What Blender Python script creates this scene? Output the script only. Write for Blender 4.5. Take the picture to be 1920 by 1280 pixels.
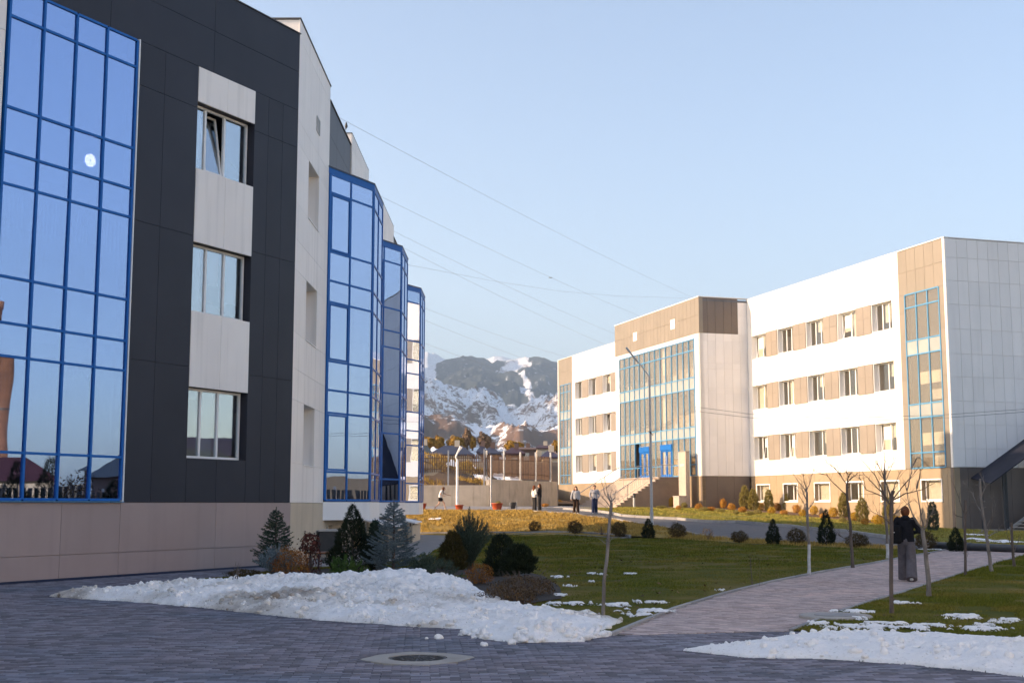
import bpy, bmesh, math, random
import numpy as np
from mathutils import Vector, Matrix
random.seed(7); RNG = np.random.default_rng(7)
for o in list(bpy.data.objects): bpy.data.objects.remove(o, do_unlink=True)
SC = bpy.context.scene; COL = SC.collection
# ------------------------------------------------------------------ camera
FPX = 2400.0; EYE = 1.72; PITCH = math.atan(305/2400)
cam = bpy.data.cameras.new('camera'); cam.sensor_width = 36; cam.lens = FPX/1920*36
cam.clip_start = .1; cam.clip_end = 40000
camo = bpy.data.objects.new('camera', cam); COL.objects.link(camo)
camo.location = (0, 0, EYE); camo.rotation_euler = (math.pi/2+PITCH, 0, 0)
SC.camera = camo
# ------------------------------------------------------------------ sky, sun, exposure
SUN_EL = math.radians(17.0)
SUN_H = Vector((-.991, -.135, 0)).normalized()                    # horizontal direction towards the sun
wd = bpy.data.worlds.new('World'); SC.world = wd; wd.use_nodes = True
nt = wd.node_tree; nt.nodes.clear()
sky = nt.nodes.new('ShaderNodeTexSky'); sky.sky_type = 'NISHITA'; sky.sun_disc = False
sky.sun_elevation = SUN_EL; sky.sun_rotation = math.atan2(SUN_H.x, SUN_H.y)
sky.altitude = 900; sky.air_density = 1.0; sky.dust_density = 3.2; sky.ozone_density = 1.6
bg = nt.nodes.new('ShaderNodeBackground'); bg.inputs[1].default_value = .15
wo = nt.nodes.new('ShaderNodeOutputWorld')
nt.links.new(sky.outputs[0], bg.inputs[0]); nt.links.new(bg.outputs[0], wo.inputs[0])
sl = bpy.data.lights.new('sun', 'SUN'); sl.energy = 4.4; sl.angle = math.radians(.55); sl.color = (1, .79, .56)
so = bpy.data.objects.new('sun', sl); COL.objects.link(so)
sd = Vector((SUN_H.x*math.cos(SUN_EL), SUN_H.y*math.cos(SUN_EL), math.sin(SUN_EL)))
so.rotation_euler = sd.to_track_quat('Z', 'Y').to_euler(); so.location = sd*200
vs = SC.view_settings; vs.view_transform = 'Standard'; vs.look = 'None'; vs.exposure = 1.24; vs.gamma = 1; vs.use_curve_mapping = False
vs.use_white_balance = True; vs.white_balance_temperature = 7100; vs.white_balance_tint = 15   # the camera's white balance
# ------------------------------------------------------------------ pixel helpers (a pixel of the 1920x1280 photo gives a direction)
CP, SP = math.cos(PITCH), math.sin(PITCH)
def ray(u, v):
    a = (u-960)/FPX; b = -(v-640)/FPX
    return np.array([a, CP-b*SP, SP+b*CP])
# ------------------------------------------------------------------ noise
def _h(ix, iy, seed):
    n = (ix.astype(np.int64)*374761393 + iy.astype(np.int64)*668265263 + seed*1442695041) & 0xffffffff
    n = ((n ^ (n >> 13))*1274126177) & 0xffffffff
    return ((n ^ (n >> 16)) & 0xffff)/65535.0
def vnoise(x, y, seed=0):
    x = np.asarray(x, float); y = np.asarray(y, float)
    ix = np.floor(x); iy = np.floor(y); fx = x-ix; fy = y-iy
    fx = fx*fx*fx*(fx*(fx*6-15)+10); fy = fy*fy*fy*(fy*(fy*6-15)+10)
    a = _h(ix, iy, seed); b = _h(ix+1, iy, seed); c = _h(ix, iy+1, seed); d = _h(ix+1, iy+1, seed)
    return (a+(b-a)*fx)*(1-fy)+(c+(d-c)*fx)*fy
def fbm(x, y, oct=4, seed=0, gain=.5):
    s = 0; a = 1; t = 0
    for i in range(oct):
        s = s+a*vnoise(x*2**i+17.3*i, y*2**i-9.1*i, seed+i*13); t += a; a *= gain
    return s/t
def sstep(a, b, x): t = np.clip((x-a)/(b-a), 0, 1); return t*t*(3-2*t)
# ------------------------------------------------------------------ terrain height
_CP = [(x, y, 0) for x in (-30, -15, -5, 5, 15, 30) for y in (-10, 8, 25, 40)]
_CP += [(-12, 60, 0), (-5, 55, 0), (2, 58, .03), (-12, 73, .1), (-5, 73.5, .13), (1.2, 72, .13), (5.2, 63, .13), (7.8, 60.5, .13), (9.7, 55, .1), (11.9, 53, .06),
        (13.6, 50, .03), (16.6, 48.4, 0), (20, 50, .03), (30, 50, 0), (6.6, 78, .99), (11.78, 68, .75), (15.26, 60, .44), (16.2, 54, .2),
        (-12, 84, 1.3), (-6, 84, 1.31), (1.4, 84, 1.31), (3.9, 79, 1.17), (-4.8, 87, 1.38), (-3.7, 88, 1.45), (-12, 96, 1.55), (-1.6, 100, 1.58), (4.2, 112, 1.6), (4.2, 141, 1.75),
        (6.67, 103.6, 1.5), (9, 95, 1.4), (12, 85, 1.15), (25.7, 75, .28), (22.2, 86.5, .85), (18.3, 98.8, 1.35), (14.4, 97.6, 1.45), (30, 77, .25), (40, 80, .25), (40, 60, .1), (20, 66, .35),
        (-60, 100, 1.6), (-60, 40, 0), (60, 40, 0), (100, 80, .3), (60, 150, 1.7), (-60, 150, 1.7), (100, 0, 0), (-60, -20, 0), (60, -20, 0)]
_CP = np.array(_CP, float)
_D = np.sqrt(((_CP[:, None, :2]-_CP[None, :, :2])**2).sum(-1))
_A = np.block([[_D+np.eye(len(_CP))*.0, np.ones((len(_CP), 1))], [np.ones((1, len(_CP))), np.zeros((1, 1))]])
_W = np.linalg.solve(_A, np.append(_CP[:, 2], 0))
WALLP = np.array([(-60, 96.5), (-1.6, 100), (4.0, 112), (4.4, 142), (40, 158), (120, 150)], float)     # line of the retaining wall
def _side(x, y):                                                                            # distance beyond the wall line (positive = uphill)
    best = np.full(np.shape(x), 1e9); sg = np.zeros(np.shape(x))
    for a, b in zip(WALLP[:-1], WALLP[1:]):
        d = b-a; L2 = d@d
        t = np.clip(((x-a[0])*d[0]+(y-a[1])*d[1])/L2, 0, 1)
        qx = x-(a[0]+t*d[0]); qy = y-(a[1]+t*d[1]); q = np.hypot(qx, qy)
        s = np.sign(d[0]*qy-d[1]*qx)
        m = q < best; best = np.where(m, q, best); sg = np.where(m, s, sg)
    return best*sg
def gz0(x, y):
    x = np.clip(np.asarray(x, float), -60, 100); y = np.clip(np.asarray(y, float), -20, 150)
    sh = np.broadcast(x, y).shape; xf = np.broadcast_to(x, sh).ravel(); yf = np.broadcast_to(y, sh).ravel()
    out = np.empty(xf.shape)
    for i in range(0, len(xf), 20000):
        r = np.sqrt((xf[i:i+20000, None]-_CP[None, :, 0])**2+(yf[i:i+20000, None]-_CP[None, :, 1])**2)
        out[i:i+20000] = r@_W[:-1]+_W[-1]
    return (out*sstep(42, 52, yf)).reshape(sh)
def gz(x, y):
    z = gz0(x, y); x = np.asarray(x, float); y = np.asarray(y, float)
    sdv = _side(x, y)
    hill = sstep(0.2, 3, sdv)*1.6+sstep(2, 14, sdv)*3.1+sstep(14, 60, sdv)*.9
    return z+hill*(.85+.3*fbm(x*.09, y*.09, 3, 5))
def gzf(x, y): return float(gz(np.array([x]), np.array([y]))[0])
def hit(u, v, dz=0):
    """pixel -> point on the terrain"""
    d = ray(u, v); ts = np.concatenate([np.arange(8, 200, .25)])
    z = EYE+d[2]*ts; g = gz(d[0]*ts, d[1]*ts)+dz
    k = np.argmax(z < g)
    if not (z < g).any(): k = len(ts)-1
    t0, t1 = ts[max(k-1, 0)], ts[k]
    for _ in range(20):
        tm = (t0+t1)/2
        if EYE+d[2]*tm < gzf(d[0]*tm, d[1]*tm)+dz: t1 = tm
        else: t0 = tm
    return Vector((d[0]*t1, d[1]*t1, gzf(d[0]*t1, d[1]*t1)))
def at_y(u, v, y):
    d = ray(u, v); t = y/d[1]; return Vector((d[0]*t, y, EYE+d[2]*t))
# ------------------------------------------------------------------ objects
WM = {}; ROOT = {}
def link(o, parent, M, root=None):
    COL.objects.link(o)
    if parent: o.parent = parent; o.matrix_basis = WM[parent.name].inverted() @ M
    else: o.matrix_basis = M
    WM[o.name] = M.copy(); ROOT[o.name] = ROOT[parent.name] if parent else (root or Vector((0, 0, 0)))
    return o
def tag(o, label=None, cat=None, group=None, kind=None):
    if label: o['label'] = label
    if cat: o['category'] = cat
    if group: o['group'] = group
    if kind: o['kind'] = kind
    return o
def thing(name, label, cat, loc, group=None):
    o = bpy.data.objects.new(name, None); o.empty_display_size = .3
    loc = Vector(loc); link(o, None, Matrix.Translation(loc), loc)
    return tag(o, label, cat, group)
def mesh_np(name, V, Fc, mat, parent=None, attr=None, smooth=False, loc=None):
    """one mesh object out of arrays; world coordinates in V"""
    L = ROOT[parent.name] if parent else Vector(loc or (0, 0, 0))
    V = np.asarray(V, np.float64)-np.array(L); Fc = np.asarray(Fc, np.int32)
    me = bpy.data.meshes.new(name); k = Fc.shape[1]
    me.vertices.add(len(V)); me.vertices.foreach_set('co', V.astype(np.float32).ravel())
    me.loops.add(Fc.size); me.loops.foreach_set('vertex_index', Fc.ravel())
    me.polygons.add(len(Fc)); me.polygons.foreach_set('loop_start', np.arange(0, Fc.size, k, dtype=np.int32))
    me.polygons.foreach_set('loop_total', np.full(len(Fc), k, np.int32))
    if smooth: me.polygons.foreach_set('use_smooth', np.ones(len(Fc), bool))
    for an, av in (attr or {}).items():
        a = me.attributes.new(an, 'FLOAT', 'FACE' if len(av) == len(Fc) else 'POINT'); a.data.foreach_set('value', np.asarray(av, np.float32))
    me.update(calc_edges=True); me.validate()
    me.materials.append(mat)
    o = bpy.data.objects.new(name, me)
    return link(o, parent, Matrix.Translation(L), L if not parent else None)
class MB:
    """collects boxes, bars, tubes; build() links them as ONE mesh object"""
    def __init__(s): s.v = []; s.f = []; s.m = []; s.sm = []
    def add(s, V, Fs, m=0, sm=False):
        b = len(s.v); s.v += [tuple(p) for p in V]; s.f += [tuple(i+b for i in q) for q in Fs]; s.m += [m]*len(Fs); s.sm += [sm]*len(Fs); return s
    def hexa(s, P, m=0):
        return s.add(P, [(0, 3, 2, 1), (4, 5, 6, 7), (0, 1, 5, 4), (1, 2, 6, 5), (2, 3, 7, 6), (3, 0, 4, 7)], m)
    def aab(s, x0, x1, y0, y1, z0, z1, m=0):
        return s.hexa([(x0, y0, z0), (x1, y0, z0), (x1, y1, z0), (x0, y1, z0), (x0, y0, z1), (x1, y0, z1), (x1, y1, z1), (x0, y1, z1)], m)
    def fbox(s, fr, s0, s1, h0, h1, o0, o1, m=0):
        P = [fr.p(a, h, o) for h in (h0, h1) for a, o in ((s0, o0), (s1, o0), (s1, o1), (s0, o1))]
        return s.hexa(P, m)
    def bar(s, a, b, w, t=None, up=(0, 0, 1), m=0):
        a = Vector(a); b = Vector(b); d = (b-a).normalized(); t = t or w
        x = d.cross(Vector(up)); x = x.normalized() if x.length > 1e-4 else Vector((1, 0, 0)); y = x.cross(d)
        return s.hexa([a-x*w/2-y*t/2, a+x*w/2-y*t/2, a+x*w/2+y*t/2, a-x*w/2+y*t/2, b-x*w/2-y*t/2, b+x*w/2-y*t/2, b+x*w/2+y*t/2, b-x*w/2+y*t/2], m)
    def tube(s, pts, rad, n=8, m=0, cap=True, sm=True):
        pts = [Vector(p) for p in pts]; k = len(pts)
        rad = [rad]*k if not hasattr(rad, '__len__') else rad
        V = []; ref = None
        for i, p in enumerate(pts):
            d = (pts[min(i+1, k-1)]-pts[max(i-1, 0)]).normalized()
            if ref is None: ref = Vector((1, 0, 0)) if abs(d.x) < .8 else Vector((0, 1, 0))
            x = (ref-d*ref.dot(d)).normalized(); y = d.cross(x); ref = x
            V += [p+(x*math.cos(2*math.pi*j/n)+y*math.sin(2*math.pi*j/n))*rad[i] for j in range(n)]
        Fs = [(i*n+j, i*n+(j+1) % n, (i+1)*n+(j+1) % n, (i+1)*n+j) for i in range(k-1) for j in range(n)]
        s.add(V, Fs, m, sm)
        if cap: s.add([V[j] for j in range(n)][::-1], [tuple(range(n))], m); s.add(V[-n:], [tuple(range(n))], m)
        return s
    def lathe(s, c, prof, n=16, m=0, sm=True):
        c = Vector(c); V = [c+Vector((r*math.cos(2*math.pi*j/n), r*math.sin(2*math.pi*j/n), z)) for r, z in prof for j in range(n)]
        return s.add(V, [(i*n+j, i*n+(j+1) % n, (i+1)*n+(j+1) % n, (i+1)*n+j) for i in range(len(prof)-1) for j in range(n)], m, sm)
    def prism(s, poly, z0, z1, m=0):
        n = len(poly); V = [(x, y, z0) for x, y in poly]+[(x, y, z1) for x, y in poly]
        return s.add(V, [tuple(range(n))[::-1], tuple(range(n, 2*n))]+[(i, (i+1) % n, n+(i+1) % n, n+i) for i in range(n)], m)
    def build(s, name, mats, parent=None, bevel=0, loc=None):
        L = ROOT[parent.name] if parent else Vector(loc or (0, 0, 0))
        me = bpy.data.meshes.new(name); me.from_pydata([(p[0]-L.x, p[1]-L.y, p[2]-L.z) for p in s.v], [], s.f)
        me.polygons.foreach_set('material_index', s.m); me.polygons.foreach_set('use_smooth', s.sm)
        bm = bmesh.new(); bm.from_mesh(me); bmesh.ops.recalc_face_normals(bm, faces=bm.faces); bm.to_mesh(me); bm.free()
        for q in (mats if isinstance(mats, (list, tuple)) else [mats]): me.materials.append(q)
        me.update(); o = bpy.data.objects.new(name, me)
        if bevel:
            b = o.modifiers.new('bevel', 'BEVEL'); b.width = bevel; b.segments = 2; b.limit_method = 'ANGLE'
        return link(o, parent, Matrix.Translation(L), L if not parent else None)
class Frame:
    """vertical facade plane: s along it, h = height, o = outwards"""
    def __init__(s, o, d, n): s.o = Vector((o[0], o[1])); s.d = Vector((d[0], d[1])).normalized(); s.n = Vector((n[0], n[1])).normalized()
    def p(s, a, h, o=0): q = s.o+s.d*a+s.n*o; return Vector((q.x, q.y, h))
    def xy(s, a, o=0): q = s.o+s.d*a+s.n*o; return (q.x, q.y)
    def rot(s): return Matrix(((s.d.x, -s.d.y, 0, 0), (s.d.y, s.d.x, 0, 0), (0, 0, 1, 0), (0, 0, 0, 1)))
    def off(s, o): return Frame(s.o+s.n*o, s.d, s.n)
_BX = {}
def boxmesh(name, w, t, h, mat):
    k = (name, round(w, 3), round(t, 3), round(h, 3), mat.name)
    if k not in _BX:
        me = bpy.data.meshes.new(name); x, y, z = w/2, t/2, h/2
        me.from_pydata([(-x, -y, -z), (x, -y, -z), (x, y, -z), (-x, y, -z), (-x, -y, z), (x, -y, z), (x, y, z), (-x, y, z)], [],
                       [(0, 3, 2, 1), (4, 5, 6, 7), (0, 1, 5, 4), (1, 2, 6, 5), (2, 3, 7, 6), (3, 0, 4, 7)])
        me.materials.append(mat); _BX[k] = me
    return _BX[k]
def bobj(name, fr, s0, s1, h0, h1, o0, o1, mat, parent):
    me = boxmesh(name, abs(s1-s0), abs(o1-o0), h1-h0, mat); o = bpy.data.objects.new(name, me)
    c = fr.p((s0+s1)/2, (h0+h1)/2, (o0+o1)/2)
    return link(o, parent, Matrix.Translation(c) @ fr.rot())
# ------------------------------------------------------------------ materials
def mk(name, c1, c2=None, scale=3., rough=.6, metal=0., bump=0., bscale=40., rnd=0., spec=.5, detail=6., attr=None, c3=None, stretch=None, wear=None):
    """procedural principled material: two colours mixed by noise in world space, bump, per-object brightness; attr: face attribute 'rnd' instead"""
    m = bpy.data.materials.new(name); m.use_nodes = True; t = m.node_tree; N = t.nodes; Lk = t.links
    b = N['Principled BSDF']; b.inputs['Roughness'].default_value = rough; b.inputs['Metallic'].default_value = metal
    b.inputs['Specular IOR Level'].default_value = spec
    g = N.new('ShaderNodeNewGeometry'); pos = g.outputs['Position']
    if stretch:
        mp = N.new('ShaderNodeVectorMath'); mp.operation = 'MULTIPLY'; mp.inputs[1].default_value = stretch; Lk.new(pos, mp.inputs[0]); pos = mp.outputs[0]
    n = N.new('ShaderNodeTexNoise'); n.inputs['Scale'].default_value = scale; n.inputs['Detail'].default_value = detail; Lk.new(pos, n.inputs['Vector'])
    r = N.new('ShaderNodeValToRGB'); r.color_ramp.elements[0].position = .35; r.color_ramp.elements[1].position = .68
    c2 = c2 or tuple(x*.9 for x in c1)
    r.color_ramp.elements[0].color = (*c1, 1); r.color_ramp.elements[1].color = (*c2, 1)
    if c3: e = r.color_ramp.elements.new(.52); e.color = (*c3, 1)
    Lk.new(n.outputs[0], r.inputs[0]); col = r.outputs[0]
    if rnd:
        if attr: a = N.new('ShaderNodeAttribute'); a.attribute_name = attr; ro = a.outputs['Fac']
        else: a = N.new('ShaderNodeObjectInfo'); ro = a.outputs['Random']
        mr = N.new('ShaderNodeMapRange'); mr.inputs[3].default_value = 1-rnd; mr.inputs[4].default_value = 1+rnd; Lk.new(ro, mr.inputs[0])
        h = N.new('ShaderNodeHueSaturation'); Lk.new(col, h.inputs['Color']); Lk.new(mr.outputs[0], h.inputs['Value']); col = h.outputs[0]
    if wear:                                                     # dirt streaks running down
        wv = N.new('ShaderNodeVectorMath'); wv.operation = 'MULTIPLY'; wv.inputs[1].default_value = (2.2, 2.2, .12); Lk.new(g.outputs['Position'], wv.inputs[0])
        wn = N.new('ShaderNodeTexNoise'); wn.inputs['Scale'].default_value = 1.6; wn.inputs['Detail'].default_value = 5; Lk.new(wv.outputs[0], wn.inputs['Vector'])
        wr = N.new('ShaderNodeMapRange'); wr.inputs[1].default_value = .52; wr.inputs[2].default_value = .75; wr.inputs[3].default_value = 0; wr.inputs[4].default_value = wear; Lk.new(wn.outputs[0], wr.inputs[0])
        mx = N.new('ShaderNodeMix'); mx.data_type = 'RGBA'; mx.inputs[7].default_value = tuple(x*.55 for x in c1)+(1,)
        Lk.new(wr.outputs[0], mx.inputs[0]); Lk.new(col, mx.inputs[6]); col = mx.outputs[2]
    Lk.new(col, b.inputs['Base Color'])
    if bump:
        n2 = N.new('ShaderNodeTexNoise'); n2.inputs['Scale'].default_value = bscale; n2.inputs['Detail'].default_value = 5; Lk.new(g.outputs['Position'], n2.inputs['Vector'])
        bp = N.new('ShaderNodeBump'); bp.inputs['Strength'].default_value = bump; bp.inputs['Distance'].default_value = .02; Lk.new(n2.outputs[0], bp.inputs['Height']); Lk.new(bp.outputs[0], b.inputs['Normal'])
    return m
def glass(name, refl, tint, trans, wave=.0, wscale=.7, rough=.01, dust=0):
    """coated window glass: part mirror, part see-through; slightly wavy sheet"""
    m = bpy.data.materials.new(name); m.use_nodes = True; t = m.node_tree; N = t.nodes; Lk = t.links; N.remove(N['Principled BSDF'])
    gl = N.new('ShaderNodeBsdfGlossy'); gl.inputs['Color'].default_value = (*tint, 1); gl.inputs['Roughness'].default_value = rough
    tr = N.new('ShaderNodeBsdfTransparent'); tr.inputs['Color'].default_value = (*trans, 1)
    lw = N.new('ShaderNodeLayerWeight'); lw.inputs['Blend'].default_value = .5; fr = N.new('ShaderNodeMath'); fr.operation = 'POWER'; fr.inputs[1].default_value = 4.5; Lk.new(lw.outputs['Facing'], fr.inputs[0])
    mr = N.new('ShaderNodeMapRange'); mr.inputs[3].default_value = refl; mr.inputs[4].default_value = 1.0; Lk.new(fr.outputs[0], mr.inputs[0])
    mx = N.new('ShaderNodeMixShader'); Lk.new(mr.outputs[0], mx.inputs[0]); Lk.new(tr.outputs[0], mx.inputs[1]); Lk.new(gl.outputs[0], mx.inputs[2])
    if dust:                                                     # film of dust on the sheet
        df = N.new('ShaderNodeBsdfDiffuse'); df.inputs['Color'].default_value = (.60, .54, .45, 1); m2 = N.new('ShaderNodeMixShader'); m2.inputs[0].default_value = dust
        Lk.new(mx.outputs[0], m2.inputs[1]); Lk.new(df.outputs[0], m2.inputs[2]); mx = m2
    if wave:
        g = N.new('ShaderNodeNewGeometry'); n = N.new('ShaderNodeTexNoise'); n.inputs['Scale'].default_value = wscale; n.inputs['Detail'].default_value = 1.5
        oi = N.new('ShaderNodeObjectInfo'); va = N.new('ShaderNodeVectorMath'); va.operation = 'ADD'
        cx = N.new('ShaderNodeCombineXYZ'); mu = N.new('ShaderNodeMath'); mu.operation = 'MULTIPLY'; mu.inputs[1].default_value = 40
        Lk.new(oi.outputs['Random'], mu.inputs[0]); Lk.new(mu.outputs[0], cx.inputs[0]); Lk.new(g.outputs['Position'], va.inputs[0]); Lk.new(cx.outputs[0], va.inputs[1])
        Lk.new(va.outputs[0], n.inputs['Vector']); bp = N.new('ShaderNodeBump'); bp.inputs['Strength'].default_value = wave; bp.inputs['Distance'].default_value = .05
        Lk.new(n.outputs[0], bp.inputs['Height']); Lk.new(bp.outputs[0], gl.inputs['Normal'])
    Lk.new(mx.outputs[0], N['Material Output'].inputs[0]); return m
M = {}
M['dark'] = mk('charcoal_panel', (.024, .024, .034), (.029, .029, .040), .8, .45, rnd=.06, spec=.25, bump=.05, bscale=60)
M['light'] = mk('light_panel', (.86, .80, .75), (.81, .75, .705), .7, .5, rnd=.03, bump=.04, bscale=60, wear=.35)
M['plinth'] = mk('brown_grey_plinth_panel', (.36, .27, .25), (.335, .25, .232), .9, .5, rnd=.04, bump=.06, bscale=60, wear=.25)
M['beige'] = mk('beige_render', (.56, .45, .33), (.50, .40, .29), 1.2, .7, bump=.1, bscale=30, wear=.3)
M['white'] = mk('white_facade', (.82, .79, .76), (.79, .76, .73), .5, .55, rnd=.02, bump=.04, bscale=50, wear=.15)
M['endpanel'] = mk('pale_grey_panel', (.84, .80, .78), (.80, .765, .745), .5, .5, rnd=.035, bump=.04, bscale=50, wear=.15)
M['tan'] = mk('tan_panel', (.25, .21, .168), (.23, .195, .155), .7, .5, rnd=.04, bump=.04, bscale=60, wear=.15)
M['shut'] = mk('greige_panel', (.27, .225, .185), (.25, .21, .175), .7, .5, rnd=.03)
M['brown'] = mk('shaded_tan_panel', (.15, .115, .095), (.135, .105, .088), .7, .5, rnd=.04)  # tan cladding with the shade of the sunless faces put into its colour
M['blue'] = mk('blue_metal', (.004, .125, .42), (.004, .11, .38), 2, .45, spec=.2, rnd=.04)
M['bluelt'] = mk('pale_blue_metal', (.07, .27, .47), (.06, .25, .44), 2, .4)
M['navy'] = mk('dark_blue_cap', (.012, .018, .05), (.015, .022, .06), 2, .4)
M['pvc'] = mk('white_window_plastic', (.78, .77, .76), (.74, .73, .72), 3, .35)
M['inner'] = mk('room_plaster', (.62, .52, .40), (.56, .47, .36), .7, .8)
M['indark'] = mk('room_dark', (.16, .15, .15), (.12, .115, .12), .7, .8)
M['floor_in'] = mk('room_floor', (.30, .22, .15), (.26, .19, .13), 1, .6)
M['blind'] = mk('white_blind', (.72, .70, .66), (.66, .64, .60), 2, .8)
M['roof'] = mk('roof_membrane', (.10, .10, .11), (.13, .13, .14), 1, .8)
M['metal'] = mk('grey_metal', (.50, .49, .48), (.43, .42, .41), 4, .45, metal=.0)
M['steel'] = mk('brushed_rail', (.52, .50, .48), (.45, .43, .41), 4, .3, metal=.8)
M['darkmetal'] = mk('dark_metal', (.035, .037, .042), (.05, .05, .055), 4, .45)
M['wallconc'] = mk('pale_board_marked_concrete', (.56, .46, .36), (.42, .345, .27), 1.1, .85, bump=.3, bscale=18, c3=(.50, .41, .32), wear=.5)
M['concrete'] = mk('concrete', (.40, .36, .32), (.30, .27, .24), 1.1, .85, bump=.3, bscale=18, c3=(.36, .325, .29), wear=.5)
M['kerb'] = mk('kerb_concrete', (.36, .34, .33), (.28, .265, .26), 5, .85, bump=.3, bscale=40, rnd=.12)
M['asphalt'] = mk('asphalt', (.10, .095, .10), (.13, .12, .12), 2.5, .85, bump=.4, bscale=90, c3=(.11, .105, .108))
M['canopy'] = mk('dark_canopy_sheet', (.022, .024, .036), (.032, .034, .048), 1.5, .6, spec=.1, bump=.2, bscale=4)
M['tan2'] = mk('ochre_plinth_panel', (.35, .26, .165), (.32, .235, .15), .7, .55, rnd=.04, wear=.2)
M['granite'] = mk('stair_granite', (.46, .37, .30), (.40, .32, .26), 6, .6, bump=.1, bscale=60)
M['stairbrown'] = mk('stair_side_cladding', (.27, .195, .14), (.23, .165, .12), 2, .6)
M['gl_left'] = glass('blue_mirror_glass', .60, (.44, .57, .84), (.40, .47, .60), wave=.06, wscale=.55)
M['gl_bay'] = glass('blue_bay_glass', .64, (.56, .66, .86), (.38, .46, .58), wave=.10, wscale=.5)
M['gl_win'] = glass('clear_window_glass', .35, (.93, .96, 1.0), (.75, .8, .82), wave=.05)
M['gl_right'] = glass('warm_curtain_glass', .07, (.9, .93, .97), (.92, .89, .82), wave=.04, dust=.13)
M['gl_rwin'] = glass('sunlit_window_glass', .08, (.9, .93, .97), (.92, .90, .85), wave=.04, dust=.03)
M['gl_span'] = mk('spandrel_glass', (.33, .34, .32), (.30, .31, .29), 1, .25, rnd=.05, spec=.7)
# ================================================================== facade helpers
def inside(s, h, ops): return any(a < s < b and c < h < d for a, b, c, d in ops)
def wall_boxes(mb, fr, s0, s1, h0, h1, ops, o0, o1, m=0):
    S = sorted({s0, s1}|{x for q in ops for x in q[:2] if s0 < x < s1})
    for a, b in zip(S[:-1], S[1:]):
        cur = h0
        for q in sorted([q for q in ops if q[0] < (a+b)/2 < q[1]], key=lambda q: q[2]):
            if q[2] > cur: mb.fbox(fr, a, b, cur, q[2], o0, o1, m)
            cur = q[3]
        if cur < h1: mb.fbox(fr, a, b, cur, h1, o0, o1, m)
def panels(fr, S, Hs, ops, mat, parent, o0=0, o1=.03, g=.011, name='panel'):
    for a, b in zip(S[:-1], S[1:]):
        for c, d in zip(Hs[:-1], Hs[1:]):
            if inside((a+b)/2, (c+d)/2, ops): continue
            bobj(name, fr, a+g/2, b-g/2, c+g/2, d-g/2, o0, o1, mat, parent)
def ring(mb, fr, s0, s1, h0, h1, o0, o1, w, m=0):
    mb.fbox(fr, s0, s1, h0, h0+w, o0, o1, m); mb.fbox(fr, s0, s1, h1-w, h1, o0, o1, m)
    mb.fbox(fr, s0, s0+w, h0+w, h1-w, o0, o1, m); mb.fbox(fr, s1-w, s1, h0+w, h1-w, o0, o1, m)
def window(fr, s0, s1, h0, h1, depth, parent, cuts, gl, blinds=(), tilt=None, sill=True, w=.06):
    """white plastic window: outer frame, posts, panes, blinds behind, one sash may be tilted inwards"""
    mb = MB(); o1 = -depth; o0 = o1-.07
    ring(mb, fr, s0, s1, h0, h1, o0, o1, w)
    C = [s0]+[s0+(s1-s0)*c for c in cuts]+[s1]
    for c in C[1:-1]: mb.fbox(fr, c-w*.6, c+w*.6, h0+w, h1-w, o0+.003, o1-.003)
    win = mb.build('window', M['pvc'], parent)
    for i, (a, b) in enumerate(zip(C[:-1], C[1:])):
        a += w*.6 if i else w; b -= w*.6 if i < len(C)-2 else w
        if tilt == i:                                            # hopper sash leaning into the room
            k = .16; sb = MB(); H0 = h0+w; H1 = h1-w
            def q(s, h, o): return fr.p(s, h, o0-.01+o-k*(h-H0))
            def tb(sa, sc, ha, hc):
                P = [q(x, h, o) for h in (ha, hc) for x, o in ((sa, 0), (sc, 0), (sc, .05), (sa, .05))]; sb.hexa(P)
            tb(a, b, H0, H0+.06); tb(a, b, H1-.06, H1); tb(a, a+.06, H0+.06, H1-.06); tb(b-.06, b, H0+.06, H1-.06)
            sash = sb.build('sash', M['pvc'], win)
            pb = MB(); pb.hexa([q(x, h, o) for h in (H0+.06, H1-.06) for x, o in ((a+.06, .02), (b-.06, .02), (b-.06, .03), (a+.06, .03))])
            pb.build('pane', gl, win)
        else:
            bobj('pane', fr, a, b, h0+w, h1-w, o0+.02, o0+.034, gl, win)
    for (i, f0, f1) in blinds:
        a, b = C[i], C[i+1]; bobj('blind', fr, a+.04, b-.04, h0+(h1-h0)*f0, h0+(h1-h0)*f1, o0-.12, o0-.10, M['blind'], win)
    if sill: bobj('sill', fr, s0, s1, h0-.03, h0, o1, .03, M['pvc'], win)
    return win
rgl = random.Random(21)
def curtain(fr, S, Hs, parent, gl, fm, w=.06, o0=-.06, o1=.06, skip=(), spandrel=(), name='curtain_wall', thick=None):
    mb = MB()
    for i, s in enumerate(S):
        ww = (thick or {}).get(i, w); mb.fbox(fr, s-ww/2, s+ww/2, Hs[0], Hs[-1], o0, o1)
    for h in Hs:
        for a, b in zip(S[:-1], S[1:]): mb.fbox(fr, a+w/2, b-w/2, h-w/2, h+w/2, o0+.004, o1-.006)
    cw = mb.build(name, fm, parent)
    for i, (a, b) in enumerate(zip(S[:-1], S[1:])):
        for j, (c, d) in enumerate(zip(Hs[:-1], Hs[1:])):
            if (i, j) in skip: continue
            pn = bobj('pane', fr, a+w/2, b-w/2, c+w/2, d-w/2, -.012, .006, M['gl_span'] if j in spandrel else gl, cw)
            pn.matrix_basis = pn.matrix_basis @ Matrix.Rotation(rgl.gauss(0, .0030), 4, 'Z') @ Matrix.Rotation(rgl.gauss(0, .0030), 4, 'X')   # no two sheets sit quite alike
    return cw
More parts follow.
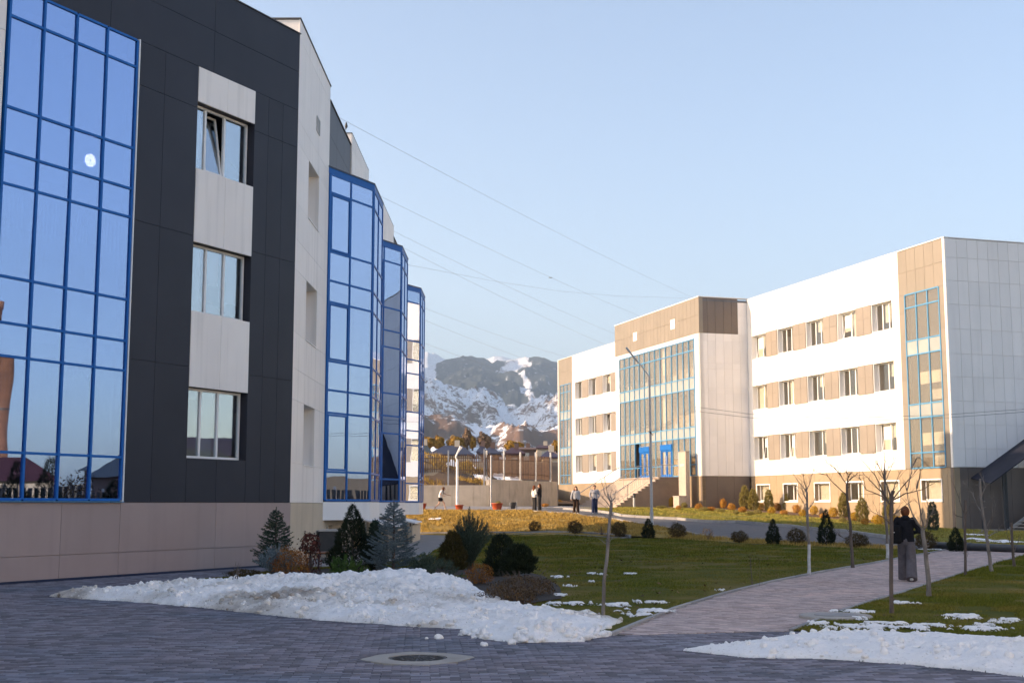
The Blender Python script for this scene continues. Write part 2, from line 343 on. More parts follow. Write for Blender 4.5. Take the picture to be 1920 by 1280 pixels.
# ================================================================== LEFT BUILDING
C0 = Vector((-6.37, 37.0)); dD = Vector((-.46480, -.88542)); nD = Vector((.88542, -.46480))
dL = Vector((.0040, .99999)); nL = Vector((.99999, -.0040))
FD = Frame(C0, dD, nD); FL = Frame(C0, dL, nL)
LB = thing('school_building', 'near school building with charcoal panels, blue mirror glazing and glazed bay towers', 'building', (-6.4, 37, 0))
T_END = 34.85; S_END = 46.0
ROWS = [(2.91, 4.76), (6.74, 8.59), (10.58, 12.40)]
wins_d = [(2.0, 4.36, a, b) for a, b in ROWS]
cw_op = (6.62, 10.66, 1.77, 13.36)
mb = MB(); wall_boxes(mb, FD, 0.02, 10.7, 1.77, 15.72, wins_d+[cw_op], -.34, -.03); wall_boxes(mb, FD, 17.0, S_END, 1.77, 15.72, [], -.34, 0.0)
wall_d = mb.build('dark_wall', M['dark'], LB)
HJ = [1.77, 5.27, 8.74, 12.22, 13.36]
panels(FD, [.0, .72, 1.38, 2.0], HJ, [], M['dark'], wall_d, -.03, 0)
panels(FD, [4.36, 5.62, 6.58], HJ, [], M['dark'], wall_d, -.03, 0)
panels(FD, [2.0, 3.2, 4.36], [1.77, 2.91], [], M['dark'], wall_d, -.03, 0)
panels(FD, [0, 3.77, 7.57, 10.7], [13.36, 14.54, 15.72], [], M['dark'], wall_d, -.03, 0)
mb = MB(); wall_boxes(mb, FD, 10.7, 17.0, 1.77, 16.2, [], -.34, 0.0)
lw0 = mb.build('light_wall', M['light'], LB)
panels(FD, [10.7, 13.8, 17.0], [1.77, 5.27, 8.74, 12.22, 15.7, 16.2], [], M['light'], lw0, 0, .03)
for h0, h1 in ((4.76, 6.74), (8.59, 10.58), (12.40, 13.36)):
    wcol = bobj('infill', FD, 2.0, 4.36, h0, h1, -.028, -.006, M['light'], LB)
    panels(FD, [2.0, 3.18, 4.36], [h0, h1], [], M['light'], wcol, -.006, .012, g=.008)
window(FD, 2.03, 4.33, 2.92, 4.75, .22, LB, (.40, .70), M['gl_win'], blinds=((0, .3, 1), (1, .05, 1)), sill=False)
window(FD, 2.03, 4.33, 6.75, 8.58, .22, LB, (.36, .68), M['gl_win'], blinds=((2, .0, 1), (1, .48, 1), (0, .25, 1)), sill=False)
window(FD, 2.03, 4.33, 10.59, 12.39, .22, LB, (.42, .76), M['gl_win'], tilt=1, blinds=((2, .0, 1.),), sill=False)
SD = [6.66, 7.67, 8.64, 9.62, 10.60]
HD = [1.83, 2.85, 4.95, 5.68, 6.70, 8.77, 9.49, 10.52, 12.62, 13.32]
curtain(FD, SD, HD, LB, M['gl_left'], M['blue'], w=.058, o0=-.05, o1=.045)
for i in range(4):                                               # vertical blinds behind the tall panes
    for (a, b) in ((4.95, 4.3), (8.77, 7.5), (12.62, 11.9)):
        mb = MB(); s0 = SD[i]+.12
        for k in range(rgl.randint(4, 7)): s1 = s0+k*.12+rgl.random()*.03; mb.fbox(FD, s1, s1+.05, b-.9*rgl.random()-.5, a-.08, -.22, -.215)
        mb.build('vertical_blind', M['blind'], LB)
bobj('trim', FD, 6.585, 6.622, 1.77, 13.36, -.02, .06, M['pvc'], LB)
bobj('trim', FD, 6.62, 10.66, 1.772, 1.79, .0, .12, M['bluelt'], LB)
# plinth of the near wing
mb = MB(); mb.fbox(FD, .02, S_END, -.4, 1.765, -.36, -.02); pl = mb.build('plinth', M['plinth'], LB)
panels(FD, [0, 3.2, 6.65, 8.48, 11.9, 15.3], [.03, .58, 1.76], [], M['plinth'], pl, -.02, .03)
bobj('base_strip', FD, -.02, 20, -.1, .055, -.02, .06, M['navy'], LB)
# roof slabs, rear walls (they keep the sun off the yard in front)
endp = FL.xy(T_END, -.02)
plan = [FD.xy(S_END, -.36), FD.xy(0, -.36), (C0.x-.36, 37.3), FL.xy(T_END, -.36), FL.xy(T_END-4.5, -14), (-20.6, 42), FD.xy(S_END, -14)]
mb = MB(); mb.prism(plan, 15.35, 15.6); mb.build('roof', M['roof'], LB)
mb = MB()
for a, b in ((3, 4), (4, 5), (5, 6), (6, 0)):
    p, q = plan[a], plan[b]; d = Vector((q[0]-p[0], q[1]-p[1])); F = Frame(p, d, (d.y, -d.x)); mb.fbox(F, 0, d.length, -.4, 15.72, -.3, 0)
mb.build('rear_wall', M['light'], LB)
mb = MB()                                                       # rooms behind the glass: slabs and a partition
rm = [FD.xy(30, -.36), FD.xy(0.3, -.36), (C0.x-.4, 37.5), FL.xy(T_END-.4, -.4), FL.xy(T_END-2.6, -6), (-12.4, 40), FD.xy(30, -6)]
for h in (1.55, 5.4, 9.2): mb.prism(rm, h, h+.22)
mb.build('floor_slab', M['indark'], LB)
mb = MB(); mb.fbox(FD, 0, 30, 1.8, 15.3, -5.2, -5.0); mb.fbox(FL, 2, T_END-2.2, 1.8, 15.3, -5.2, -5.0); mb.build('partition', M['inner'], LB)
# light block that turns the corner
winL = [(2.08, 4.17, a, b) for a, b in ROWS]
DEPL = .42
mb = MB(); wall_boxes(mb, FL, 0.36, 6.3, 1.77, 15.62, winL, -DEPL-.02, -.03)
wall_l = mb.build('light_wall', M['light'], LB)
panels(FL, [0, 2.08, 4.17, 6.3], [1.77]+sorted([x for r in ROWS for x in r]+[5.67, 9.5])+[13.1, 15.62, 16.2], winL, M['light'], wall_l, -.03, 0, g=.007)
for a, b in ROWS: window(FL, 2.1, 4.15, a+.01, b-.01, DEPL-.06, LB, (.5,), M['gl_win'], blinds=((0, .2, 1),))
mb = MB(); mb.fbox(FL, 0.02, 6.3, 15.62, 16.18, -2.6, -.032); mb.fbox(FL, -.03, 6.33, 16.2, 16.235, -2.63, .03, 1); mb.build('parapet', [M['light'], M['roof']], LB)
mb = MB(); ring(mb, FL, 3.38, 4.02, 13.75, 14.25, .0, .03, .03)
for k in range(9): mb.fbox(FL, 3.41, 3.99, 13.79+k*.05, 13.812+k*.05, .002, .022)
mb.build('vent_grille', M['metal'], LB)
mb = MB(); mb.fbox(FD, -.03, 10.7, 15.72, 15.75, -.4, .03); mb.build('roof_flashing', M['roof'], LB)
# long side: charcoal recesses with bays, light piers between them
pier_groups = [(12.0, 17.7), (23.4, 29.1)]
for a, b in pier_groups:
    mb = MB(); mb.fbox(FL, a, b, 1.77, 16.2, -2.6, 0.0); mb.fbox(FL, a-.02, b+.02, 16.2, 16.235, -2.63, .03, 1)
    pr = mb.build('light_pier', [M['light'], M['roof']], LB)
    panels(FL, [a, (a+b)/2, b], [1.77, 5.27, 8.74, 12.22, 15.62, 16.19], [], M['light'], pr, 0, .03, g=.007)
BAYS = [6.3, 17.7, 29.1]
for t0 in BAYS:
    mb = MB(); mb.fbox(FL, t0+.005, t0+5.695, 13.0, 15.72, -.4, -.05); mb.fbox(FL, t0+.02, t0+5.68, 15.72, 15.75, -.4, .02, 1)
    dw = mb.build('dark_wall', [M['dark'], M['roof']], LB)
    panels(FL, [t0, t0+1.9, t0+3.8, t0+5.7], [13.0, 14.54, 15.71], [], M['dark'], dw, -.05, -.02)
def bay(t0):
    B0 = FL.o+FL.d*t0+FL.n*.02; B1 = B0-dD*2.76; B2 = B1+dL*3.0
    F1 = Frame(B0, -dD, nD); F2 = Frame(B1, dL, nL)
    B3 = FL.o+FL.d*(t0+5.7); d3 = B3-B2; F3 = Frame(B2, d3, (-d3.y, d3.x) if -d3.y*0+d3.x*1 > 0 else (d3.y, -d3.x))
    if F3.n.y < 0: F3 = Frame(B2, d3, (-F3.n.x, -F3.n.y))
    plan = [tuple(B0-nL*.5), tuple(B0), tuple(B1), tuple(B2), tuple(B3), tuple(B3-nL*.5)]
    cx = sum(p[0] for p in plan)/6; cy = sum(p[1] for p in plan)/6
    grow = lambda e: [(p[0]+e*(p[0]-cx)/2, p[1]+e*(p[1]-cy)/2) for p in plan]
    mb = MB(); mb.prism(grow(.025), 1.19, 1.80); by = mb.build('bay', M['endpanel'], LB)
    H1 = [1.86, 2.81, 4.81, 5.58, 6.57, 8.61, 9.35, 10.36, 12.44, 13.08]
    for F, S, th in ((F1, [.05, 1.30, 2.72], {0: .10, 2: .09}), (F2, [.06, 1.5, 2.95], {0: .07, 2: .08}), (F3, [.06, d3.length-.06], None)):
        mb = MB()
        for i, s in enumerate(S):
            w = (th or {}).get(i, .06); mb.fbox(F, s-w/2, s+w/2, H1[0], H1[-1], -.05, .03)
        for h in H1:
            for a, b in zip(S[:-1], S[1:]): mb.fbox(F, a+.03, b-.03, h-.035, h+.035, -.045, .025)
        fm = mb.build('frame', M['blue'], by)
        for i, (a, b) in enumerate(zip(S[:-1], S[1:])):
            for j, (c, d) in enumerate(zip(H1[:-1], H1[1:])):
                bobj('pane', F, a+.03, b-.03, c+.03, d-.03, -.012, .006, M['gl_bay'], by)
                if F is F1 and i == 0 and j in (1, 4, 7):
                    cb = MB(); ring(cb, F, a+.06, b-.045, c+.05, d-.05, .007, .035, .06); cb.build('casement', M['blue'], by)
    mb = MB(); mb.prism(grow(.035), 13.10, 13.30); mb.prism(grow(.07), 13.30, 13.35, 1)
    top = grow(.07); V = [(x, y, 13.352) for x, y in top]+[(cx-.9, cy-.8, 13.75), (cx-.9, cy+.8, 13.75)]
    mb.add(V, [(1, 2, 6), (2, 3, 7, 6), (3, 4, 7), (0, 1, 6), (4, 5, 7), (5, 0, 6, 7)], 1)
    mb.build('cap', [M['blue'], M['navy']], by)
    mb = MB()
    for h in (1.80, 5.45, 9.25, 12.9): mb.prism(grow(-.05), h+.001, h+.14)
    mb.build('floor_slab', M['indark'], by)
    for h, w in ((5.6, 1.0), (9.4, .8)):                            # faint curtains inside
        bobj('curtain', F1, .2, 2.5, h, h+w, -.55, -.53, M['blind'], by)
for t0 in BAYS: bay(t0)
# side plinth below the bays, basement windows
bops = [(7.2, 8.5, .55, 1.0), (18.6, 19.9, .55, 1.0), (30, 31.3, .55, 1.0)]
mb = MB(); wall_boxes(mb, FL, .02, T_END, -.4, 1.76, bops, -.36, 0.0)
mb.build('side_plinth', M['beige'], LB)
for a, b, c, d in bops: window(FL, a, b, c, d, .12, LB, (.5,), M['gl_win'], sill=False, w=.05)
# ================================================================== RIGHT BUILDING
R0 = Vector((25.76, 75.0)); dA = Vector((-.29790, .95460)); nA = Vector((-.95460, -.29790)); dE = Vector((.95460, .29790)); nE = Vector((.29790, -.95460))
FR = Frame(R0, dA, nA); FE = Frame(R0, dE, nE)
RB = thing('school_building', 'sunlit white school building with stairs, glazed entrance block and tan end panel', 'building', (25.76, 75, .2))
RROW = [(5.03, 6.83), (8.89, 10.72), (12.78, 14.58)]
WC_R = [23.12, 19.08, 14.97, 10.83, 6.70]; WC_L = [62.85, 58.75, 54.72]
DEPR = .40
def white_wing(s0, s1, centers, hw, extra=()):
    ops = [(c-hw, c+hw, a, b) for c in centers for a, b in RROW]+list(extra)
    mb = MB(); wall_boxes(mb, FR, s0, s1, 3.86, 17.5, ops, -DEPR-.08, 0.0)
    return mb.build('white_wall', M['white'], RB)
ww = white_wing(4.78, 24.95, WC_R, 1.13); wl = white_wing(42.2, 64.8, WC_L, 1.07)
rw = random.Random(3)
def row_windows(centers, hw):
    for c in centers:
        for a, b in RROW:
            k = rw.random(); bl = []
            if k < .9: bl.append((0, rw.choice([.0, .0, .35, .5]), 1))
            if rw.random() < .65: bl.append((1, rw.choice([0, 0, .3, .55]), 1))
            window(FR, c-hw+.01, c+hw-.01, a+.01, b-.01, DEPR-.06, RB, (.48,) if rw.random() < .5 else (.36, .68), M['gl_rwin'], blinds=bl, tilt=1 if rw.random() < .22 else None, w=.07)
row_windows(WC_R, 1.13); row_windows(WC_L, 1.07)
# greige panels between the windows
cells = []
for cs, hw, tail in ((WC_R, 1.13, None), (WC_L, 1.07, 51.9)):
    for i, c in enumerate(cs):
        nx = cs[i+1]+hw if i+1 < len(cs) else tail
        if nx is None: continue
        for a, b in RROW: cells.append((nx+.05, c-hw-.05, a-.06, b+.04))
for a, b, c, d in cells:
    shp = bobj('infill', FR, a+.01, b-.01, c+.01, d-.01, .002, .03, M['shut'], RB)
    panels(FR, [a, (a+b)/2, b], [c, c+(d-c)*.56, d], [], M['shut'], shp, .03, .055, g=.025)
# tan end panels with narrow curtain walls
def tan_end(s0, s1, c0, c1, edge):
    op = (c0-.03, c1+.03, 3.86, 14.66)
    mb = MB(); wall_boxes(mb, FR, s0, s1, 3.86, 17.5, [op], -.3, -.012)
    w = mb.build('tan_wall', M['tan'], RB)
    n = 5; S = sorted([s0+(s1-s0)*k/n for k in range(n+1)]); S2 = [s0, op[0], op[1], s1]
    panels(FR, S, [14.66, 16.08, 17.48], [], M['tan'], w, -.012, .012, g=.018)
    panels(FR, [s0, op[0]], [3.88, 5.1, 6.5, 7.9, 9.3, 10.7, 12.1, 13.5, 14.66], [], M['tan'], w, -.012, .012, g=.018)
    panels(FR, [op[1], s1], [3.88, 5.1, 6.5, 7.9, 9.3, 10.7, 12.1, 13.5, 14.66], [], M['tan'], w, -.012, .012, g=.018)
    curtain(FR, [c0, c0+(c1-c0)/3, c0+(c1-c0)*2/3, c1], [3.9, 4.82, 6.95, 7.78, 10.83, 11.72, 13.80, 14.64], RB, M['gl_right'], M['bluelt'], w=.075, spandrel=(2, 4), o0=-.05, o1=.05)
tan_end(.19, 4.77, .68, 4.12, 0); tan_end(64.82, 69.2, 65.3, 68.6, 1)
bobj('corner_strip', FR, 0.0, .18, 3.86, 17.5, -.3, .02, M['white'], RB); bobj('corner_strip', FR, 69.22, 69.4, 3.86, 17.5, -.3, .02, M['white'], RB)
# plinth with basement windows
WB = [(23.0, 1.95, 3.15), (18.95, 1.95, 3.15), (14.6, 1.95, 3.15), (10.5, 1.95, 3.15), (6.5, 1.95, 3.15), (2.2, 1.95, 3.15)]
bo = [(c-.97, c+.97, a, b) for c, a, b in WB]
mb = MB(); wall_boxes(mb, FR, 0.0, 24.95, -.6, 3.855, bo, -.42, -.045)
pr = mb.build('plinth', M['tan2'], RB)
pr2 = bobj('plinth', FR, 42.2, 69.4, .5, 3.855, -.42, -.045, M['tan2'], RB)
S = [0]; 
for c, a, b in sorted(WB): S += [c-.97, c+.97]
S += [24.95]
S = sorted(S)
for a, b in zip(S[:-1], S[1:]):
    wn = any(abs((a+b)/2-c) < .1 for c, _, _ in WB)
    SS = [a, (a+b)/2, b] if not wn else [a, b]
    panels(FR, SS, [-.4, .9, 1.95, 3.15, 3.85] if wn else [-.4, .9, 2.4, 3.85], bo, M['tan2'], pr, -.045, -.02, g=.02)
panels(FR, [42.2+1.6*k for k in range(17)]+[69.38], [.6, 2.3, 3.85], [], M['tan2'], pr2, -.045, -.02, g=.02)
for c, a, b in WB:
    wn = window(FR, c-.96, c+.96, a+.01, b-.01, .26, RB, (.5,) if c in (10.5, 18.95) else (), M['gl_rwin'], blinds=((0, 0, 1),), sill=False, w=.07)
    tr = MB(); ring(tr, FR, c-1.06, c+1.06, a-.09, b+.09, -.018, .02, .09); tr.build('trim', M['pvc'], wn)
# end wall that faces the yard: pale panels in a grid, dark plinth
EL = 16.0
mb = MB(); mb.fbox(FE, 0.02, EL, 3.87, 17.48, -.3, -.02); ew = mb.build('end_wall', M['endpanel'], RB)
panels(FE, [0.0]+[.11+.735*k for k in range(1, 22)]+[EL], [3.88, 4.95, 6.36, 7.74, 9.18, 10.54, 12.02, 13.49, 14.92, 16.32, 17.47], [], M['endpanel'], ew, -.02, .02, g=.02)
mb = MB(); mb.fbox(FE, 0.0, EL, -.6, 3.86, -.3, -.05); ep = mb.build('end_plinth', M['brown'], RB)
panels(FE, [.02]+[1.0+1.5*k for k in range(0, 10)]+[EL], [-.4, 1.4, 2.6, 3.86], [], M['brown'], ep, -.05, -.02, g=.02)
bobj('roof_flashing', FE, .36, EL, 17.5, 17.55, -.35, .05, M['white'], RB); bobj('roof_flashing', FR, -.05, 24.95, 17.5, 17.552, -.35, .05, M['white'], RB); bobj('roof_flashing', FR, 42.2, 69.45, 17.5, 17.55, -.35, .05, M['white'], RB)
mb = MB(); mb.prism([FR.xy(0.05, -.3), FR.xy(69.35, -.3), FR.xy(69.35, -15.9), FR.xy(0.05, -15.9)], 16.9, 17.1); mb.build('roof', M['roof'], RB)
mb = MB(); mb.fbox(FR, 69.1, 69.4, 0.5, 17.5, -16, -.31); mb.fbox(FR, 0.05, 69.35, 0, 17.5, -16, -15.7); mb.build('rear_wall', M['endpanel'], RB)
mb = MB()
for h in (3.55, 7.40, 11.27, 15.1): mb.prism([FR.xy(.3, -.45), FR.xy(69.1, -.45), FR.xy(69.1, -6), FR.xy(.3, -6)], h, h+.25)
mb.build('floor_slab', M['floor_in'], RB)
mb = MB(); mb.fbox(FR, .3, 69, .3, 16.9, -5.4, -5.2)
for s in (4.85, 8.8, 12.9, 17, 21.1, 24.9, 42.3, 48, 52.8, 56.8, 60.8, 64.9): mb.fbox(FR, s-.06, s+.06, .3, 16.9, -5.2, -.5)
mb.build('partition', M['inner'], RB)
# radiators seen through the tan-end curtain walls
for s0, hs in ((1.2, (3.95, 7.9)), (66.2, (3.95, 7.9, 11.8))):
    for h in hs:
        mb = MB(); mb.fbox(FR, s0, s0+1.1, h+.12, h+.66, -.42, -.34)
        for k in range(10): mb.fbox(FR, s0+.03+k*.107, s0+.09+k*.107, h+.1, h+.7, -.34, -.31)
        mb.build('radiator', M['pvc'], RB)
for s0, s1, h in ((.9, 3.9, 9.05), (.9, 3.9, 5.3)): bobj('blind', FR, s0, s1, h, h+.75, -.62, -.6, M['blind'], RB)
# ---------------- entrance block
OUT = 4.1; FC = FR.off(OUT); CS0, CS1 = 24.95, 42.2
FS = Frame(FC.xy(CS0), dE, nE)                                     # its side wall facing the yard
cop = (25.85, 41.25, 3.86, 14.5)
mb = MB(); wall_boxes(mb, FC, CS0, CS1, 3.86, 14.8, [cop], -.3, 0.0); mb.build('white_wall', M['white'], RB)
mb = MB(); mb.fbox(FC, CS0-.03, CS1+.03, 14.8, 17.6, -.3, 0.0); tb = mb.build('tan_band', M['tan'], RB)
panels(FC, [CS0-.03+.72*k for k in range(24)]+[CS1+.03], [14.81, 16.2, 17.59], [], M['tan'], tb, 0, .03, g=.018)
for s0, s1, h0, h1 in ((37.1, 37.95, 15.7, 16.42), (29.3, 30.15, 15.7, 16.48)): bobj('white_square', FC, s0, s1, h0, h1, .03, .055, M['white'], RB)
mb = MB(); mb.fbox(FS, 0.0, 3.3, 14.8, 17.6, -.3, -.02); sbd = mb.build('side_band', M['brown'], RB)
panels(FS, [.0, .68, 1.36, 2.06, 2.76, 3.3], [14.81, 16.2, 17.59], [], M['brown'], sbd, -.02, .01, g=.018)
mb = MB(); mb.fbox(FS, .0, 3.3, 3.86, 14.8, -.3, -.03); mb.fbox(FS, 3.3, OUT+.3, 3.86, 17.45, -.3, -.03); sw = mb.build('side_wall', M['endpanel'], RB)
panels(FS, [.0, .68, 1.36, 2.06, 2.76, 3.45, OUT-.01], [3.87, 4.94, 6.33, 6.87, 8.2, 8.62, 10.14, 10.6, 12.03, 12.5, 14.19, 14.8], [], M['endpanel'], sw, -.03, 0, g=.016)
panels(FS, [3.3, OUT-.01], [14.81, 16.2, 17.45], [], M['endpanel'], sw, -.03, 0, g=.016)
mb = MB(); mb.fbox(FS, 0, OUT-.06, .8, 3.855, -.3, -.05); sp = mb.build('side_plinth', M['brown'], RB)
panels(FS, [.01, 1.3, 2.7, OUT-.06], [.9, 2.5, 3.85], [], M['brown'], sp, -.05, -.02, g=.016)
mb = MB(); mb.fbox(FC, CS0+.02, CS1, .8, 3.855, -.3, -.04); cpn = mb.build('block_plinth', M['tan2'], RB)
panels(FC, [CS0+.02, CS0+.95, 27.0, 29.0], [.9, 2.4, 3.85], [], M['tan2'], cpn, -.04, -.015, g=.016)
mb = MB(); mb.fbox(FC, CS1-.3, CS1, 3.86, 17.5, -4.1, -.31); mb.fbox(FC, CS0-.02, CS1+.02, 17.3, 17.45, -4.3, -.31); mb.build('block_roof', M['roof'], RB)
mb = MB(); mb.fbox(FC, CS0-.06, CS1+.06, 17.6, 17.66, -.35, .05); mb.fbox(FS, -.05, 4.6, 17.6, 17.66, -.35, .05); mb.build('roof_flashing', M['white'], RB)
SCN = [25.9, 26.9, 27.95, 29.05, 30.15, 31.3, 32.4, 33.5, 34.6, 35.7, 36.77, 37.87, 38.97, 40.05, 41.2]
HCN = [3.92, 6.86, 7.65, 10.58, 11.47, 13.56, 14.44]
curtain(FC, SCN, HCN, RB, M['gl_right'], M['bluelt'], w=.075, o0=-.06, o1=.06, spandrel=(1, 3), skip={(4, 0), (5, 0), (9, 0), (10, 0)})
for a, b in ((25.9, 30.15), (32.4, 34.6), (36.77, 41.2)): bobj('transom', FC, a+.05, b-.05, 4.72, 4.80, -.04, .05, M['bluelt'], RB)
mb = MB(); mb.lathe(FC.p(32.95, 3.9, -.9), [(.42, 0), (.42, 11)], 20); mb.build('column', M['white'], RB)
def door(s0, s1):
    mb = MB(); ring(mb, FC, s0, s1, 3.88, 6.40, -.03, .10, .10); mb.fbox(FC, s0-.05, s1+.05, 6.05, 6.5, .0, .14); mid = (s0+s1)/2; mb.fbox(FC, mid-.05, mid+.05, 3.98, 6.05, -.02, .09)
    d = mb.build('door', M['blue'], RB)
    for a, b in ((s0+.1, mid-.05), (mid+.05, s1-.1)):
        lb = MB(); ring(lb, FC, a+.01, b-.01, 3.98, 6.04, 0, .07, .12); lb.build('leaf', M['blue'], d); bobj('pane', FC, a+.12, b-.12, 4.1, 5.92, .02, .035, M['gl_right'], d)
        hb = MB(); e = a+.13 if a > mid else b-.13; hb.tube([FC.p(e, 4.7, .12), FC.p(e, 5.6, .12)], .018, 8); hb.build('handle', M['steel'], d)
    bobj('pane', FC, s0, s1, 6.5, 6.82, -.01, .006, M['gl_right'], d)
door(34.72, 36.72); door(30.2, 32.35)
mb = MB()
for h in (3.55, 7.0, 10.9): mb.prism([FC.xy(25.3, -.2), FC.xy(41.9, -.2), FC.xy(41.9, -4.0), FC.xy(25.3, -4.0)], h, h+.3)
mb.build('hall_floor', M['floor_in'], RB)
mb = MB(); mb.fbox(FC, 25.0, 42.0, 3.9, 14.8, -4.05, -3.95); mb.build('hall_wall', M['inner'], RB)
for h, ss in ((7.32, (27.2, 29.4, 35.2, 38.6)), (11.22, (27.2, 29.6, 35.6, 39.2))):
    for s0 in ss:
        mb = MB(); mb.fbox(FC, s0, s0+.85, h+.1, h+.7, -.32, -.26)
        for k in range(8): mb.fbox(FC, s0+.02+k*.105, s0+.085+k*.105, h+.08, h+.74, -.26, -.23)
        mb.build('radiator', M['pvc'], RB)
    mb = MB(); mb.fbox(FC, 25.6, 41.6, h+.93, h+.98, -.5, -.46)
    for k in range(54): mb.fbox(FC, 25.7+k*.3, 25.73+k*.3, h+.05, h+.93, -.49, -.47)
    mb.build('inner_railing', M['steel'], RB)
# ---------------- entrance stairs
ST = thing('entrance_stairs', 'broad granite stairs with steel railings climbing to the blue entrance doors', 'stairs', FC.p(33, 1.45, 6))
G0 = 1.32; NS = 14; ZT = 3.86; rise = (ZT-1.5)/13; S1, S2 = 29.0, 37.4; OP, OF = 5.87, 9.73
FO = FR
mb = MB(); mb.fbox(FO, S1+.02, S2, G0-.6, ZT-.05, OUT+.01, OP); mb.build('landing', M['stairbrown'], ST)
bobj('landing_slab', FO, S1-.02, S2+.05, ZT-.05, ZT, OUT+.062, OP+.02, M['granite'], ST)
tread = (OF-OP)/13
for k in range(13):
    z1 = ZT-(k+1)*rise; o0 = OP+k*tread
    bobj('step', FO, S1+.02, S2, z1-.045, z1, o0+.021 if k == 0 else o0+.002, o0+tread+.03, M['granite'], ST)
    bobj('riser', FO, S1+.03, S2-.01, G0-.6, z1-.045, o0+.001, o0+tread, M['stairbrown' if False else 'granite'], ST)
mb = MB()
for k in range(13):
    z1 = ZT-(k+1)*rise; o0 = OP+k*tread; mb.fbox(FO, S1-.10, S1+.018, G0-.6, z1-.05, o0, o0+tread)
mb.fbox(FO, S1-.10, S1+.018, G0-.6, ZT-.06, OUT+.02, OP)
mb.build('side_cladding', M['stairbrown'], ST)
def rail(s, bal, oa=OP-.1, ob=OF+.2):
    mb = MB(); za, zb = ZT, 1.5
    sl = lambda o: ZT if o < OP else ZT-(o-OP)/(OF-OP)*(ZT-1.5)
    mb.tube([FO.p(s, ZT+.95, OUT+.2), FO.p(s, ZT+.95, OP), FO.p(s, sl(OF)+.95, OF)], .028, 8)
    for o in (OP, OP+1.3, OP+2.6, OF): mb.tube([FO.p(s, sl(o)-.15, o), FO.p(s, sl(o)+.95, o)], .024, 8)
    if bal:
        mb.tube([FO.p(s, ZT+.15, OP), FO.p(s, sl(OF)+.15, OF)], .014, 6)
        n = 22
        for k in range(n): o = OP+(OF-OP)*(k+.5)/n; mb.tube([FO.p(s, sl(o)+.1, o), FO.p(s, sl(o)+.93, o)], .012, 6)
    mb.build('railing', M['steel'], ST)
rail(29.15, True); rail(37.3, False); rail(33.2, False)
mb = MB()
mb.tube([FO.p(29.15, ZT+.95, OUT+.2), FO.p(29.15, ZT+.95, OP)], .026, 8)
for k in range(9): o = OUT+.3+k*.19; mb.tube([FO.p(29.15, ZT, o), FO.p(29.15, ZT+.93, o)], .012, 6)
mb.build('landing_railing', M['steel'], ST)
PY = thing('stone_pylon', 'tall pale stone pylon standing beside the landing of the entrance stairs', 'pylon', FO.p(26.35, 1.4, 4.95))
mb = MB(); mb.fbox(FO, 25.7, 27.0, .8, 5.70, 4.75, 5.1); mb.build('shaft', M['granite'], PY, bevel=.02)
mb = MB(); mb.fbox(FO, 25.68, 27.02, 5.70, 5.75, 4.73, 5.12); mb.build('cap', M['concrete'], PY)
mb = MB(); mb.fbox(FO, 26.0, 26.7, 4.6, 4.8, 5.1, 5.12); mb.build('plate', M['metal'], PY)
LWL = thing('low_wall', 'low beige wall block at the foot of the stone pylon', 'wall', FO.p(25.8, 1.4, 5.6))
mb = MB(); mb.fbox(FO, 25.25, 26.3, .7, 2.30, 5.3, 5.9); mb.build('block', M['granite'], LWL, bevel=.02); mb = MB(); mb.fbox(FO, 25.22, 26.33, 2.30, 2.36, 5.28, 5.93); mb.build('coping', M['concrete'], LWL)
# ---------------- covered outside stair at the end wall
CN = thing('covered_stair', 'outside steel stair under a sloping dark canopy against the shaded end wall', 'stairs', FE.p(6, .2, 1.5))
ca = (.8, 2.95); k = .60
def cz(e): return 3.35+(e-.2)*k
mb = MB(); P = []
for z in (0, .07):
    for e, o in ((-.05, 3.0), (-.05+10.5, 3.0), (-.05+10.5, .05), (-.05, .05)): P.append(FE.p(e+1.2-o*.32, cz(e)-.12*o+z, o))
mb.hexa(P); cn = mb.build('canopy', M['canopy'], CN)
mb = MB()
for e in (1.6, 3.3, 5.0): mb.bar(FE.p(e, .1, 2.3), FE.p(e, cz(e-.6)-.33, 2.3), .12)
for e in (1.6, 3.3, 5.0): mb.bar(FE.p(e, .1, .35), FE.p(e, cz(e-.9)-.1, .35), .12)
mb.build('post', M['darkmetal'], CN)
mb = MB()
for i in range(14): e = 3.2+i*.3; mb.fbox(FE, e, e+.32, .2+i*.17, .24+i*.17, .4, 2.2)
mb.bar(FE.p(3.1, .1, 2.25), FE.p(7.4, 2.55, 2.25), .06, .22); mb.bar(FE.p(3.1, .1, .38), FE.p(7.4, 2.55, .38), .06, .22); mb.build('flight', M['metal'], CN)
mb = MB()
for i, (dz, r) in enumerate(((1.0, .03), (.7, .016), (.4, .016))): mb.tube([FE.p(3.1, .25+dz, 2.3), FE.p(7.4, 2.7+dz, 2.3)], r, 8)
for i in range(4): e = 3.1+i*1.4; mb.tube([FE.p(e, .15+(e-3.1)*.57, 2.3), FE.p(e, 1.25+(e-3.1)*.57, 2.3)], .025, 8)
mb.build('railing', mk('orange_brown_rail', (.40, .17, .07), (.34, .15, .06), 3, .5), CN)
